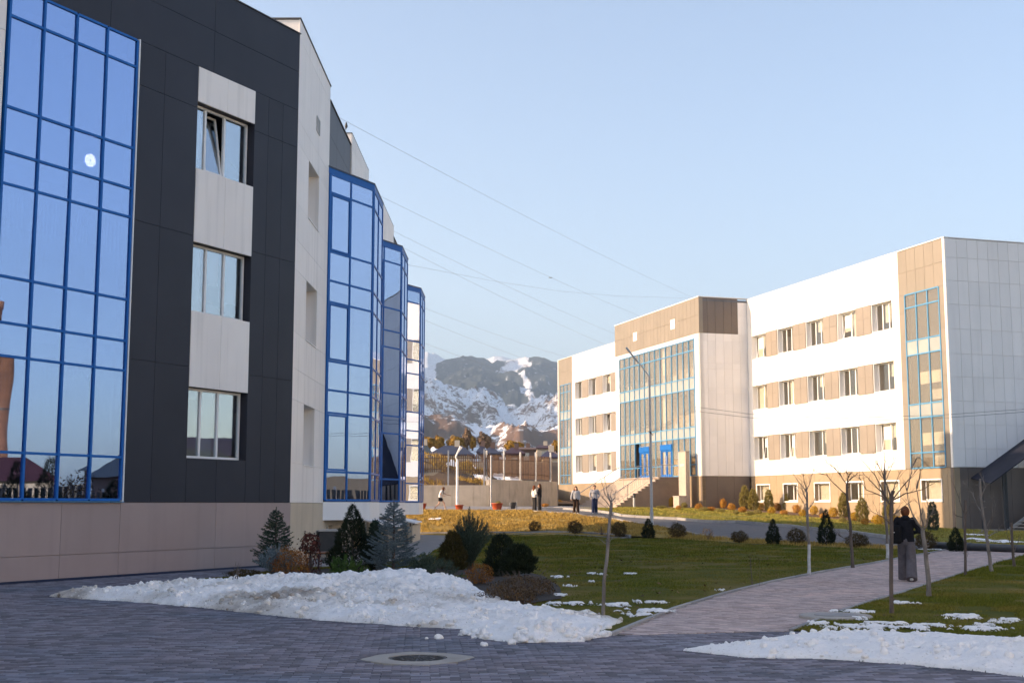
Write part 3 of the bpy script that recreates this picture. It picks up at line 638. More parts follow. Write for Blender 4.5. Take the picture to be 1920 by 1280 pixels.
# ================================================================== GROUND
def in_poly(x, y, poly):
    x = np.asarray(x); y = np.asarray(y); c = np.zeros(x.shape, bool); n = len(poly)
    for i in range(n):
        x0, y0 = poly[i][:2]; x1, y1 = poly[(i+1) % n][:2]
        if y0 == y1: continue
        c ^= ((y0 > y) != (y1 > y)) & (x < (x1-x0)*(y-y0)/(y1-y0)+x0)
    return c
def poly_dist(x, y, poly):
    d = np.full(np.shape(x), 1e9); n = len(poly)
    for i in range(n):
        a = np.array(poly[i][:2], float); b = np.array(poly[(i+1) % n][:2], float); e = b-a; L2 = e@e
        t = np.clip(((x-a[0])*e[0]+(y-a[1])*e[1])/L2, 0, 1); d = np.minimum(d, np.hypot(x-a[0]-t*e[0], y-a[1]-t*e[1]))
    return np.where(in_poly(x, y, poly), d, -d)
def drape(name, poly, dz, mat, step=1.5, zf=gz, rough=0.0):
    bm = bmesh.new(); f = bm.faces.new([bm.verts.new((p[0], p[1], 0)) for p in poly]); bmesh.ops.triangulate(bm, faces=[f])
    xs = [p[0] for p in poly]; ys = [p[1] for p in poly]
    for ax, lo, hi in ((0, min(xs), max(xs)), (1, min(ys), max(ys))):
        k = lo+step
        while k < hi:
            co = (k, 0, 0) if ax == 0 else (0, k, 0); no = (1, 0, 0) if ax == 0 else (0, 1, 0)
            bmesh.ops.bisect_plane(bm, geom=bm.verts[:]+bm.edges[:]+bm.faces[:], plane_co=co, plane_no=no); k += step
    bmesh.ops.recalc_face_normals(bm, faces=bm.faces)
    vx = np.array([v.co.x for v in bm.verts]); vy = np.array([v.co.y for v in bm.verts]); z = zf(vx, vy)+dz
    if rough: z = z+rough*(fbm(vx*.8, vy*.8, 3, 9)-.5)
    for v, q in zip(bm.verts, z): v.co.z = q
    for fc in bm.faces:
        fc.smooth = True
        if fc.normal.z < 0: fc.normal_flip()
    me = bpy.data.meshes.new(name); bm.to_mesh(me); bm.free(); me.materials.append(mat)
    return tag(link(bpy.data.objects.new(name, me), None, Matrix.Identity(4)), kind='structure')
M['earth'] = mk('dry_ground', (.26, .20, .13), (.18, .14, .09), .05, .95, bump=.5, bscale=12, c3=(.22, .17, .11))
M['mulch'] = mk('bed_mulch', (.045, .033, .026), (.028, .021, .017), 4, .95, bump=.8, bscale=30)
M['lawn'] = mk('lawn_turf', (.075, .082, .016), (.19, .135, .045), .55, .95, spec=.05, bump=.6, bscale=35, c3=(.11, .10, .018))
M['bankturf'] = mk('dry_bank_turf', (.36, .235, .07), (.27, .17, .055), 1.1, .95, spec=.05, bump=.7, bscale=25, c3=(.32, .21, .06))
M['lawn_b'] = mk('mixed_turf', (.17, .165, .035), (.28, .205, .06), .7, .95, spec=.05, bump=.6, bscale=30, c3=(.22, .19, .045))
M['paving'] = mk('pale_walkway', (.27, .25, .24), (.21, .195, .19), 1.5, .9, bump=.3, bscale=40)
M['joint'] = mk('joint_sand', (.055, .050, .050), (.075, .068, .066), 6, .95)
M['paver_o'] = mk('paver', (.165, .175, .215), (.215, .22, .26), .35, .85, spec=.2, bump=.4, bscale=120, rnd=.40, c3=(.205, .19, .22))
M['paver_a'] = mk('paver_field', (.165, .175, .215), (.215, .22, .26), .35, .85, spec=.2, bump=.4, bscale=120, rnd=.40, attr='rnd', c3=(.205, .19, .22))
M['pathp_o'] = mk('path_paver', (.52, .385, .345), (.60, .44, .39), .5, .85, spec=.2, bump=.4, bscale=120, rnd=.28, c3=(.49, .385, .36))
M['pathp_a'] = mk('path_paver_field', (.52, .385, .345), (.60, .44, .39), .5, .85, spec=.2, bump=.4, bscale=120, rnd=.28, attr='rnd', c3=(.49, .385, .36))
# base sheet out to the horizon
def geo(lo, hi, near, far0, far1, step, n):
    a = list(np.arange(near, far0+1e-6, step)); up = list(far0+np.geomspace(2, hi-far0, n)); dn = list(near-np.geomspace(2, near-lo, n))[::-1]
    return np.array(dn+a+up)
gx = geo(-9000, 9000, -44, 64, 0, 1.5, 22); gy = geo(-9000, 12000, -20, 160, 0, 1.5, 22)
GX, GY = np.meshgrid(gx, gy); GZ = gz(GX, GY)-.09
GZ = np.where(np.hypot(GX, GY) > 3000, GZ-(np.hypot(GX, GY)-3000)*.004, GZ)
nx, ny = len(gx), len(gy); idx = np.arange(nx*ny).reshape(ny, nx)
Fq = np.stack([idx[:-1, :-1], idx[:-1, 1:], idx[1:, 1:], idx[1:, :-1]], -1).reshape(-1, 4)
tag(mesh_np('ground', np.stack([GX, GY, GZ], -1).reshape(-1, 3), Fq, M['earth'], smooth=True), kind='structure')
# outlines
PL = [(1.34, 17.34), (2.0, 19.4), (2.76, 21.73), (4.2, 25.4), (5.86, 29.15), (8.1, 33.6), (10.72, 38.35), (13.6, 43.9), (16.5, 49.2)]
PRr = [(3.8, 17.92), (5.07, 20.68), (6.3, 23.1), (7.67, 25.64), (9.4, 29.0), (11.2, 32.49), (14.2, 38.2), (17.2, 43.8), (19.6, 47.6)]
HEDGE = [(-6.0, 70.8), (1.2, 70.2), (3.2, 66.0), (5.0, 62.2), (7.6, 59.7), (9.5, 54.7), (11.6, 52.7), (13.3, 49.9), (15.2, 48.6)]
dn = [hit(u, v) for u, v in ((1000, 958), (1100, 967), (1160, 973), (1230, 985), (1300, 1000), (1380, 1010), (1480, 1014.5), (1563, 1018), (1661, 1023), (1715, 1027))]
df = [hit(u, v) for u, v in ((1040, 953.5), (1165, 968), (1270, 974), (1380, 980), (1480, 988), (1577, 997), (1689, 1012), (1774, 1025))]
DN = [(p.x, p.y) for p in dn]; DF = [(p.x, p.y) for p in df]
print('drive near', [tuple(round(c, 1) for c in p) for p in dn]); print('drive far', [tuple(round(c, 1) for c in p) for p in df])
wallpts = [FD.xy(s, -.02) for s in (0, 10, 20, 30, 42)]
plaza = [(-6.1, 36.9), (-6.5, 32.5), (-8.1, 27.6), (-5, 23.5), (0, 19.0), (1.34, 17.3), (3.8, 17.9), (6.6, 15.0), (14, 9.6), (40, 3), (40, -8), (-26, -8)]+wallpts[::-1]
tag(drape('plaza', plaza, -.016, M['joint'], 4), kind='structure'); PLAZA = bpy.data.objects['plaza']
path_poly = PL+PRr[::-1]
PATH = drape('path', path_poly, -.016, M['joint'], 2)
walk = [(-6.33, 37.1), (-5.6, 36.2), (-4.1, 37.2), (-3.3, 42), (-3.1, 47), (-2.9, 58), (-2.9, 70.6), (1.2, 70.2), (5.0, 62.2), (5.7, 62.9), (1.9, 71.6), (-6, 72.6), (-12, 74), (-6.0, 73.1), FL.xy(36, -.02), FL.xy(10, -.02)]
walk = [(-6.33, 37.1), (-5.6, 36.2), (-4.1, 37.2), (-3.3, 42), (-3.1, 47), (-2.9, 58), (-2.9, 70.6), (1.2, 70.2), (5.0, 62.2), (5.7, 62.9), (1.9, 71.6), (-6, 72.6), (-20, 76), (-20, 73.6), FL.xy(34.8, -.02), FL.xy(10, -.02)]
drape('walkway', walk, -.01, M['paving'], 2)
lawn_main = [(-4.0, 37.2), (-3.2, 42), (-3.0, 47), (-2.8, 58), (-2.8, 70.5), (1.15, 70.1), (3.15, 65.9), (4.95, 62.1), (7.55, 59.6), (9.45, 54.6), (11.55, 52.6), (13.25, 49.8), (15.2, 48.5), (16.35, 49.1)]+[(x-.05, y+.03) for x, y in PL[::-1][1:]]+[(0, 19.05), (-5, 23.55), (-8.05, 27.65), (-6.45, 32.5), (-6.05, 36.4), (-5.5, 36.1)]
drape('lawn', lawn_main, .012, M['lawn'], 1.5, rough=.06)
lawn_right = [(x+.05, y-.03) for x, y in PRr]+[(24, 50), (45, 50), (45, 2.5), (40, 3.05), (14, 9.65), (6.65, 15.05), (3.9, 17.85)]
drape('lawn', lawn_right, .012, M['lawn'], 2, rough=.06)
bed = [(-6.2, 29), (-6.1, 32.6), (-4.5, 35), (-2.0, 35.4), (-.3, 34.6), (.7, 31), (1.0, 27), (.9, 23.5), (-.4, 21.5), (-4, 25.2)]
drape('planting_bed', bed, .035, M['mulch'], 1, rough=.12)
bank = [(-20.1, 76.1), (-6, 72.7), (1.95, 71.7), (5.75, 63.0), (7.7, 59.8), (9.6, 54.8), (11.7, 52.8), (13.4, 50.0), (15.2, 48.7)]+[(p[0]-.1, p[1]-.1) for p in DN[::-1]]+[(1.3, 84.2), (-6, 84.6), (-20, 85)]
drape('grass_bank', bank, .012, M['bankturf'], 1, rough=.15)
terrace = [(-40, 85.3), (-6, 84.7), (1.35, 84.3), DN[0], DF[0], (5.0, 93), (8.7, 99.5), (10, 104), (6, 110), (4.3, 111.8), (-1.5, 99.8), (-1.8, 99.6), (-40, 97.3)]
drape('terrace', terrace, -.005, M['paving'], 2)
drive = DN+[(16.6, 49.0), (18.6, 51.2)]+DF[::-1]
drape('driveway', drive, .0, M['asphalt'], 1)
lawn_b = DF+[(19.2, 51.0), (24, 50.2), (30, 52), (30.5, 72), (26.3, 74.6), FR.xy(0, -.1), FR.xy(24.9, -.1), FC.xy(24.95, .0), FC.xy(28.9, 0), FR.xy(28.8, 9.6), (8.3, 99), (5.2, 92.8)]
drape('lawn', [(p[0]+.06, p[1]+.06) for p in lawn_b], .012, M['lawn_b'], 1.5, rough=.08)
bedb = [FR.xy(s, o) for s, o in ((.6, 4.4), (8, 5.6), (16, 6.2), (24, 8.2), (24.8, .3), (12, .1), (.6, .1))]
bedb = [FR.xy(1, 2.6), FR.xy(8, 2.8), FR.xy(16, 3.2), FR.xy(22, 4.2), FR.xy(27.5, 8.6), FR.xy(28.6, 7.3), FR.xy(28.6, 4.4), FR.xy(24.6, 4.4), FR.xy(24.6, .35), FR.xy(1, .2)]
drape('planting_bed', bedb, .04, mk('bark_mulch', (.15, .075, .035), (.09, .05, .03), 3, .95, bump=.6, bscale=25), 1.5, rough=.15)
apr = [FE.xy(-.2, 3.6), FE.xy(20, 3.6), FE.xy(20, .1), FE.xy(-.2, .1)]
drape('side_pavement', apr, .03, M['paving'], 2)
hillp = [(-60, 97.2), (-1.7, 100.3), (3.9, 112.2), (4.3, 142.3), (40, 158.5), (60, 250), (60, 420), (-120, 420), (-120, 97.2)]
M['hill'] = mk('brown_hillside', (.145, .085, .045), (.05, .033, .024), .16, .95, bump=.9, bscale=3, c3=(.10, .062, .036), detail=9)
drape('hillside', hillp, .0, M['hill'], 3, rough=1.2)
# ------------------------------------------------------------------ pavers: the nearest ones singly, the rest as one field
sp1 = [(-8.8, 24.5), (-6.8, 23.2), (-4.9, 21.5), (-2.9, 19.5), (-1.2, 18.4), (-.2, 17.9), (1.2, 17.6), (1.65, 19.2), (1.1, 20.4), (.3, 21.6), (-.3, 23.5), (-.9, 26.8), (-2.0, 28.4), (-3.6, 27.6), (-4.6, 28.2), (-5.6, 28.0), (-6.6, 27.0), (-7.6, 25.9)]
sp2 = [(-.72, 17.35), (-.3, 16.75), (.1, 16.4), (.9, 16.55), (1.28, 17.2), (.7, 17.8), (-.3, 17.95)]
sp3 = [(2.05, 15.5), (2.6, 14.85), (3.5, 14.6), (4.3, 14.2), (5.2, 13.2), (7.5, 11.2), (10.5, 9.6), (11, 12.5), (8.6, 14.9), (6.7, 16.4), (5.6, 17.1), (4.7, 17.6), (3.7, 17.2), (2.9, 16.3)]
SNOWP = [sp1, sp2, sp3]
def px_of(x, y, z):
    fw = y*CP+(z-EYE)*SP; up = -y*SP+(z-EYE)*CP
    return 960+FPX*x/fw, 640-FPX*up/fw
def pavers(parent, poly, ang, mo, ma, nsingle, ymax, sx=.2, sy=.1, g=.007, umin=-60, umax=1990):
    ca, sa = math.cos(ang), math.sin(ang); P = np.array(poly); U = P[:, 0]*ca+P[:, 1]*sa; Vv = -P[:, 0]*sa+P[:, 1]*ca
    rows = np.arange(math.floor(Vv.min()/sy), math.ceil(Vv.max()/sy)); cols = np.arange(math.floor(U.min()/sx)-1, math.ceil(U.max()/sx)+1)
    C_, R_ = np.meshgrid(cols, rows); u = (C_+.5*(R_ % 2))*sx+sx/2; v = R_*sy+sy/2
    x = (u*ca-v*sa).ravel(); y = (u*sa+v*ca).ravel()
    ok = (y > 9) & (y < ymax); x, y = x[ok], y[ok]
    pu, pv = px_of(x, y, 0*x); ok = (pu > umin) & (pu < umax) & (pv < 1310); x, y = x[ok], y[ok]
    ok = poly_dist(x, y, poly) > .04; x, y = x[ok], y[ok]
    mh = np.hypot((x+1.06), (y-14.73)) > .60; x, y = x[mh], y[mh]
    z = gz0(x, y); rn = RNG.random(len(x)); wet = np.maximum.reduce([poly_dist(x, y, q) for q in SNOWP])+.75*(fbm(x*1.7, y*1.7, 3, 67)-.35); rn = np.where(wet > 0, rn*.35-.30*np.clip(wet*3, 0, 1), rn)   # meltwater keeps the pavers dark beside the snow
    dz = (RNG.random(len(x))-.5)*.004
    pu, pv = px_of(x, y, z); vis = (pu > 0) & (pu < 1920) & (pv < 1279)
    order = np.argsort(np.where(vis, y, 1e6)); single = order[:nsingle]; rest = order[nsingle:]
    me = boxmesh('paver', sx-g, sy-g, .03, mo)
    for i in single:
        o = bpy.data.objects.new('paver', me); link(o, parent, Matrix.Translation((x[i], y[i], z[i]-.015+dz[i]+.002)) @ Matrix.Rotation(ang, 4, 'Z'))
    X, Y, Z = x[rest], y[rest], z[rest]+dz[rest]+.002; a, b = (sx-g)/2, (sy-g)/2; e = .004
    cor = [(-a, -b, -.03), (a, -b, -.03), (a, b, -.03), (-a, b, -.03), (-a+e, -b+e, 0), (a-e, -b+e, 0), (a-e, b-e, 0), (-a+e, b-e, 0)]
    V = np.stack([np.stack([X+cx*ca-cy*sa, Y+cx*sa+cy*ca, Z+cz], -1) for cx, cy, cz in cor], 1).reshape(-1, 3)
    base = (np.arange(len(X))*8)[:, None, None]
    Fc = (base+np.array([(4, 5, 6, 7), (0, 1, 5, 4), (1, 2, 6, 5), (2, 3, 7, 6), (3, 0, 4, 7)])[None]).reshape(-1, 4)
    return tag(mesh_np('paver_field', V, Fc, ma, parent, attr={'rnd': np.repeat(rn[rest], 5)}), kind='stuff')
pavers(PLAZA, plaza, math.radians(4), M['paver_o'], M['paver_a'], 300, 38)
pavers(PATH, path_poly, math.radians(-27), M['pathp_o'], M['pathp_a'], 250, 50, sx=.2, sy=.1)
# ------------------------------------------------------------------ kerbs: stones of about a metre
def kerb(name, pts, w, z0, z1, L=1.0, mat=None, closed=False):
    root = bpy.data.objects.new(name, None); link(root, None, Matrix.Translation(Vector((pts[0][0], pts[0][1], 0))), Vector((pts[0][0], pts[0][1], 0))); tag(root, kind='structure')
    P = [Vector(p[:2]) for p in pts]; acc = []
    for a, b in zip(P[:-1], P[1:]):
        d = b-a; n = max(1, round(d.length/L)); l = d.length/n
        for k in range(n): acc.append((a+d*(k/n), a+d*((k+1)/n)))
    for a, b in acc:
        c = (a+b)/2; d = b-a; za, zb = gzf(a.x, a.y), gzf(b.x, b.y); zc = (za+zb)/2
        me = boxmesh('kerb_stone', round(d.length-.012, 2), w, z1-z0, mat or M['kerb']); o = bpy.data.objects.new('kerb_stone', me)
        R = Vector((d.x, d.y, zb-za)).to_track_quat('X', 'Z').to_matrix().to_4x4()
        link(o, root, Matrix.Translation((c.x, c.y, zc+(z0+z1)/2)) @ R)
    return root
kerb('path_edging', [(x-.03, y+.02) for x, y in PL], .07, -.08, .03)
kerb('path_edging', [(x+.03, y-.02) for x, y in PRr], .07, -.08, .03)
kerb('driveway_kerb', [(p[0]+.05, p[1]+.05) for p in DF], .15, -.1, .14)
kerb('driveway_kerb', [(p[0]-.05, p[1]-.05) for p in DN], .15, -.1, .06)
kerb('walkway_kerb', [(-2.85, 38.5), (-2.95, 47), (-2.85, 58), (-2.85, 70.5), (1.18, 70.15), (3.2, 66), (5.0, 62.15)], .08, -.08, .05)
kerb('walkway_kerb', [(-6, 72.65), (1.95, 71.65), (5.75, 62.95)], .12, -.08, .10)
kerb('walkway_kerb', [(-14, 84.75), (-6, 84.65), (1.35, 84.25)], .12, -.08, .08)
kerb('terrace_kerb', [(1.6, 87.0), (5.6, 87.2)], .3, -.08, .12)
# ------------------------------------------------------------------ grass blades
def blades(name, poly, n, hgt, wid, mat, ymax=90, avoid=None, umin=-30, umax=1960, dens=None):
    P = np.array(poly); lo, hi = P.min(0), P.max(0); xs = []; ys = []; got = 0
    while got < n:
        x = RNG.uniform(lo[0], hi[0], n*3); y = RNG.uniform(lo[1], min(hi[1], ymax), n*3)
        pu, pv = px_of(x, y, gz0(x, y)); k = (pu > umin) & (pu < umax) & (y > 8)
        k &= RNG.random(len(x)) < (np.minimum(1, (22/np.maximum(y, 8))**1.3) if dens is None else 1)
        k &= fbm(x*1.3, y*1.3, 3, 21) > .36+.12*RNG.random(len(x))
        x, y = x[k], y[k]; k = in_poly(x, y, poly)
        if avoid: k &= ~in_poly(x, y, avoid)
        x, y = x[k], y[k]; xs.append(x); ys.append(y); got += len(x)
        if len(x) < n*.001: break
    x = np.concatenate(xs)[:n]; y = np.concatenate(ys)[:n]; m = len(x); z = gz(x, y)-.005
    a = RNG.uniform(0, 2*np.pi, m); sc = np.clip(y/26, .8, 3.2); h = hgt*RNG.uniform(.5, 1.3, m)*np.clip(y/30, .9, 1.8); w = wid*sc
    lean = RNG.uniform(-.6, .6, (m, 2))*h[:, None]
    b0 = np.stack([x-np.cos(a)*w/2, y-np.sin(a)*w/2, z], -1); b1 = np.stack([x+np.cos(a)*w/2, y+np.sin(a)*w/2, z], -1); t = np.stack([x+lean[:, 0], y+lean[:, 1], z+h], -1)
    V = np.stack([b0, b1, t], 1).reshape(-1, 3)
    o = mesh_np(name, V, np.arange(3*m).reshape(-1, 3), mat, attr={'rnd': RNG.random(m)})
    return tag(o, kind='stuff')
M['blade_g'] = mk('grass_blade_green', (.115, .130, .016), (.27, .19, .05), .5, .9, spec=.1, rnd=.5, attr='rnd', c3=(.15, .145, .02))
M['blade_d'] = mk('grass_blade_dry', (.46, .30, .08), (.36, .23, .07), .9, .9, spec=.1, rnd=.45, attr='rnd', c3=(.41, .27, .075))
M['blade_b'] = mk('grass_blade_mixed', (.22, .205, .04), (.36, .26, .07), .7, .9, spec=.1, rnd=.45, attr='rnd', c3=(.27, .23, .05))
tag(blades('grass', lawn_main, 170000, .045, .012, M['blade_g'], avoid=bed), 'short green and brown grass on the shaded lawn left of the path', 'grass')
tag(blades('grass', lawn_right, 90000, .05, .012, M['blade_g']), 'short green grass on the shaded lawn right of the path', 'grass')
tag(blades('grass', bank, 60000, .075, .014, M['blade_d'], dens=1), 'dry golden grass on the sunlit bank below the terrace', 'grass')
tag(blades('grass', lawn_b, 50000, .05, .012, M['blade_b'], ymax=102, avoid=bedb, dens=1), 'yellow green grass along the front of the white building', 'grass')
# ------------------------------------------------------------------ snow
def snow_mat():
    m = bpy.data.materials.new('old_snow'); m.use_nodes = True; t = m.node_tree; N = t.nodes; Lk = t.links; b = N['Principled BSDF']
    b.inputs['Roughness'].default_value = .6; b.inputs['Subsurface Weight'].default_value = .0
    g = N.new('ShaderNodeNewGeometry'); n = N.new('ShaderNodeTexNoise'); n.inputs['Scale'].default_value = 1.1; n.inputs['Detail'].default_value = 8; n.inputs['Roughness'].default_value = .65; Lk.new(g.outputs['Position'], n.inputs['Vector'])
    a = N.new('ShaderNodeAttribute'); a.attribute_name = 'dirt'
    ad = N.new('ShaderNodeMath'); ad.operation = 'MULTIPLY'; Lk.new(n.outputs[0], ad.inputs[0]); Lk.new(a.outputs['Fac'], ad.inputs[1])
    r = N.new('ShaderNodeValToRGB'); e = r.color_ramp.elements; e[0].position = .16; e[0].color = (.95, .915, .89, 1); e[1].position = .62; e[1].color = (.30, .24, .19, 1)
    q = e.new(.36); q.color = (.74, .68, .62, 1); Lk.new(ad.outputs[0], r.inputs[0])
    sp = N.new('ShaderNodeTexNoise'); sp.inputs['Scale'].default_value = 26; sp.inputs['Detail'].default_value = 3; Lk.new(g.outputs['Position'], sp.inputs['Vector'])
    sr = N.new('ShaderNodeMapRange'); sr.inputs[1].default_value = .60; sr.inputs[2].default_value = .70; Lk.new(sp.outputs[0], sr.inputs[0])
    mx = N.new('ShaderNodeMix'); mx.data_type = 'RGBA'; mx.inputs[7].default_value = (.16, .12, .09, 1); ml = N.new('ShaderNodeMath'); ml.operation = 'MULTIPLY'; Lk.new(sr.outputs[0], ml.inputs[0]); Lk.new(a.outputs['Fac'], ml.inputs[1])
    Lk.new(ml.outputs[0], mx.inputs[0]); Lk.new(r.outputs[0], mx.inputs[6]); Lk.new(mx.outputs[2], b.inputs['Base Color'])
    n2 = N.new('ShaderNodeTexNoise'); n2.inputs['Scale'].default_value = 30; n2.inputs['Detail'].default_value = 9; n2.inputs['Roughness'].default_value = .7; Lk.new(g.outputs['Position'], n2.inputs['Vector'])
    bp = N.new('ShaderNodeBump'); bp.inputs['Strength'].default_value = .8; bp.inputs['Distance'].default_value = .035; Lk.new(n2.outputs[0], bp.inputs['Height']); Lk.new(bp.outputs[0], b.inputs['Normal'])
    return m
M['snow'] = snow_mat()
def snowfield(name, x0, x1, y0, y1, st, dfun, hfun, dirt, parent=None, clods=0):
    xs = np.arange(x0, x1, st); ys = np.arange(y0, y1, st); X, Y = np.meshgrid(xs, ys); d = dfun(X, Y)
    d = d+(fbm(X*2.2, Y*2.2, 4, 31)-.5)*.55*np.minimum(1, np.maximum(.25, hfun(X, Y)*4))
    h = hfun(X, Y)*(1-np.exp(-np.maximum(d, 0)/.28))
    lump = fbm(X*3.1, Y*3.1, 3, 41); bil = np.abs(fbm(X*7, Y*7, 2, 47)-.5)*2; cl = fbm(X*10, Y*10, 3, 53)
    h = h*(.55+.9*lump)+np.minimum(h, .25)*(.30*(1-bil)-.2)+np.minimum(h, .16)*(.75*cl-.36)
    Z = gz0(X, Y)+.02+np.where(d > 0, np.maximum(h, .004), -.06)
    keep = d > -st*1.5; ny_, nx_ = X.shape; id_ = np.arange(ny_*nx_).reshape(ny_, nx_)
    k = keep[:-1, :-1] & keep[:-1, 1:] & keep[1:, 1:] & keep[1:, :-1]
    Fc = np.stack([id_[:-1, :-1], id_[:-1, 1:], id_[1:, 1:], id_[1:, :-1]], -1)[k]
    used = np.unique(Fc); remap = np.full(nx_*ny_, -1); remap[used] = np.arange(len(used))
    V = np.stack([X, Y, Z], -1).reshape(-1, 3)[used]
    dd = np.clip(dirt(X, Y), 0, 1).ravel()[used]
    c = (float(V[:, 0].mean()), float(V[:, 1].mean()), 0)
    pile = mesh_np(name, V, remap[Fc], M['snow'], parent, attr={'dirt': dd}, smooth=True, loc=c)
    if clods:                                                      # lumps of frozen snow half sunk in the heap
        bm = bmesh.new(); bmesh.ops.create_icosphere(bm, subdivisions=2, radius=1); bv = np.array([v.co[:] for v in bm.verts]); bf = np.array([[v.index for v in f.verts] for f in bm.faces]); bm.free()
        hv = V[:, 2]-gz0(V[:, 0], V[:, 1]); w = np.clip(1.2-hv*2.2, .12, 1)*(hv > .015)*(fbm(V[:, 0]*1.4, V[:, 1]*1.4, 3, 87) > .46); w = w/w.sum(); pick = RNG.choice(len(V), clods, p=w)
        rad = .008+.058*RNG.random(clods)**3.4; A = []; Dd = []
        for i, q in enumerate(pick):
            sc_ = rad[i]*RNG.uniform(.7, 1.25, 3); ph = RNG.uniform(0, 6.28, 3)
            b_ = bv*(1+.22*np.sin(bv[:, [1, 2, 0]]*3.1+ph))*sc_; b_[:, 2] *= .8; A.append(b_+V[q]+np.array([0, 0, rad[i]*.15])); Dd.append(np.full(len(bv), dd[q]*RNG.uniform(.3, 1.3)))
        n_ = len(bv); Fk = (bf[None]+(np.arange(clods)*n_)[:, None, None]).reshape(-1, 3)
        tag(mesh_np('snow_lumps', np.concatenate(A), Fk, M['snow'], pile, attr={'dirt': np.concatenate(Dd)}, smooth=True), kind='stuff')
    return pile
hf1 = lambda X, Y: .10+.16*np.exp(-(((X+3.6)/3.4)**2+((Y-25.2)/3.2)**2))+.13*np.exp(-(((X+1.6)/1.5)**2+((Y-27)/1.8)**2))
tag(snowfield('snow_pile', -9.3, 2.1, 17.2, 29, .03, lambda X, Y: poly_dist(X, Y, sp1), hf1, lambda X, Y: .30+.75*sstep(.35, .8, fbm(X*.5, Y*.5, 3, 83)*1.25)*sstep(0, 1, (24.5-Y+(X+3)*-.5)/5+.3), clods=1700), 'long heap of dirty shovelled snow in front of the conifers', 'snow')
tag(snowfield('snow_pile', -1, 1.6, 16.1, 18.3, .022, lambda X, Y: poly_dist(X, Y, sp2), lambda X, Y: .10+.15*np.exp(-(((X-.35)/.5)**2+((Y-17.1)/.45)**2)), lambda X, Y: .22+0*X, clods=300), 'small lumpy pile of snow clods on the pavers at the tip of the long heap', 'snow')
tag(snowfield('snow_pile', 1.8, 11.2, 9.4, 18, .03, lambda X, Y: poly_dist(X, Y, sp3), lambda X, Y: .07+.09*np.exp(-(((X-5.5)/3)**2+((Y-14.4)/1.2)**2)), lambda X, Y: .28+0*X, clods=800), 'clean white snow bank along the edge of the right lawn', 'snow')
# scattered remains on the grass
def patches(name, lst, label):
    Vs = []; Fs = []; D = []; b = 0
    for (u, v, wpx, dep) in lst:
        p = hit(u, v)
        if in_poly(np.array([p.x]), np.array([p.y]), path_poly)[0] or in_poly(np.array([p.x]), np.array([p.y]), plaza)[0]: continue
        rx = wpx/2/FPX*p.y; ry = dep/2; st = max(rx, ry)/26
        X, Y = np.meshgrid(np.arange(-1.3*rx, 1.3*rx, st), np.arange(-1.3*ry, 1.3*ry, st))
        d = .62-np.hypot(X/rx, Y/ry)+(fbm(X/rx*2.2+p.x*7, Y/ry*2.2+p.y*5, 5, 61)-.5)*3.0
        Z = gz(X+p.x, Y+p.y)+.02+np.clip(d, -.12, .4)*.09
        ny_, nx_ = X.shape; k = d > -.1; k = k[:-1, :-1] & k[:-1, 1:] & k[1:, 1:] & k[1:, :-1]
        id_ = np.arange(ny_*nx_).reshape(ny_, nx_)+b; Fc = np.stack([id_[:-1, :-1], id_[:-1, 1:], id_[1:, 1:], id_[1:, :-1]], -1)[k]
        Vs.append(np.stack([X+p.x, Y+p.y, Z], -1).reshape(-1, 3)); Fs.append(Fc); b += nx_*ny_
    V = np.concatenate(Vs); Fc = np.concatenate(Fs); used = np.unique(Fc); rm_ = np.full(len(V), -1); rm_[used] = np.arange(len(used))
    return tag(mesh_np(name, V[used], rm_[Fc], M['snow'], attr={'dirt': np.full(len(used), .15)}, smooth=True), label, 'snow', kind='stuff')
rs = random.Random(5)
L1 = [(1047, 1083, 34, .8), (1110, 1077, 20, .5), (1050, 1118, 30, .5), (1150, 1136, 60, .7), (1215, 1148, 110, .9), (1258, 1150, 80, .7), (1290, 1143, 60, .8), (1408, 1113, 40, .6), (1480, 1103, 30, .5), (1350, 1108, 16, .4), (1345, 1125, 24, .4), (1108, 1092, 14, .4), (1180, 1077, 24, .4), (1130, 1078, 16, .4), (1070, 1100, 22, .5)]
L1 += [(1035+rs.random()*260, 1125+rs.random()*40, 14+rs.random()*40, .3+rs.random()*.4) for _ in range(9)]
patches('snow_remains', L1, 'thin scattered remains of snow on the lawn left of the path')
L2 = [(1600, 1149, 70, .5), (1692, 1132, 50, .4), (1805, 1157, 60, .5), (1745, 1175, 80, .5), (1660, 1172, 90, .5), (1890, 1165, 50, .4), (1540, 1172, 60, .5), (1850, 1182, 90, .5), (1600, 1178, 110, .5), (1700, 1180, 120, .5)]
L2 += [(1560+rs.random()*350, 1160+rs.random()*30, 14+rs.random()*50, .25+rs.random()*.3) for _ in range(6)]
patches('snow_remains', L2, 'thin scattered remains of snow on the lawn right of the path')
patches('snow_remains', [(1840, 1012, 70, 3), (1880, 1016, 110, 1.2), (1830, 1003, 40, 2.2), (818, 973, 34, 1.0), (1748, 1031, 40, .5)], 'melting snow beside the dark pipe below the outside stair')

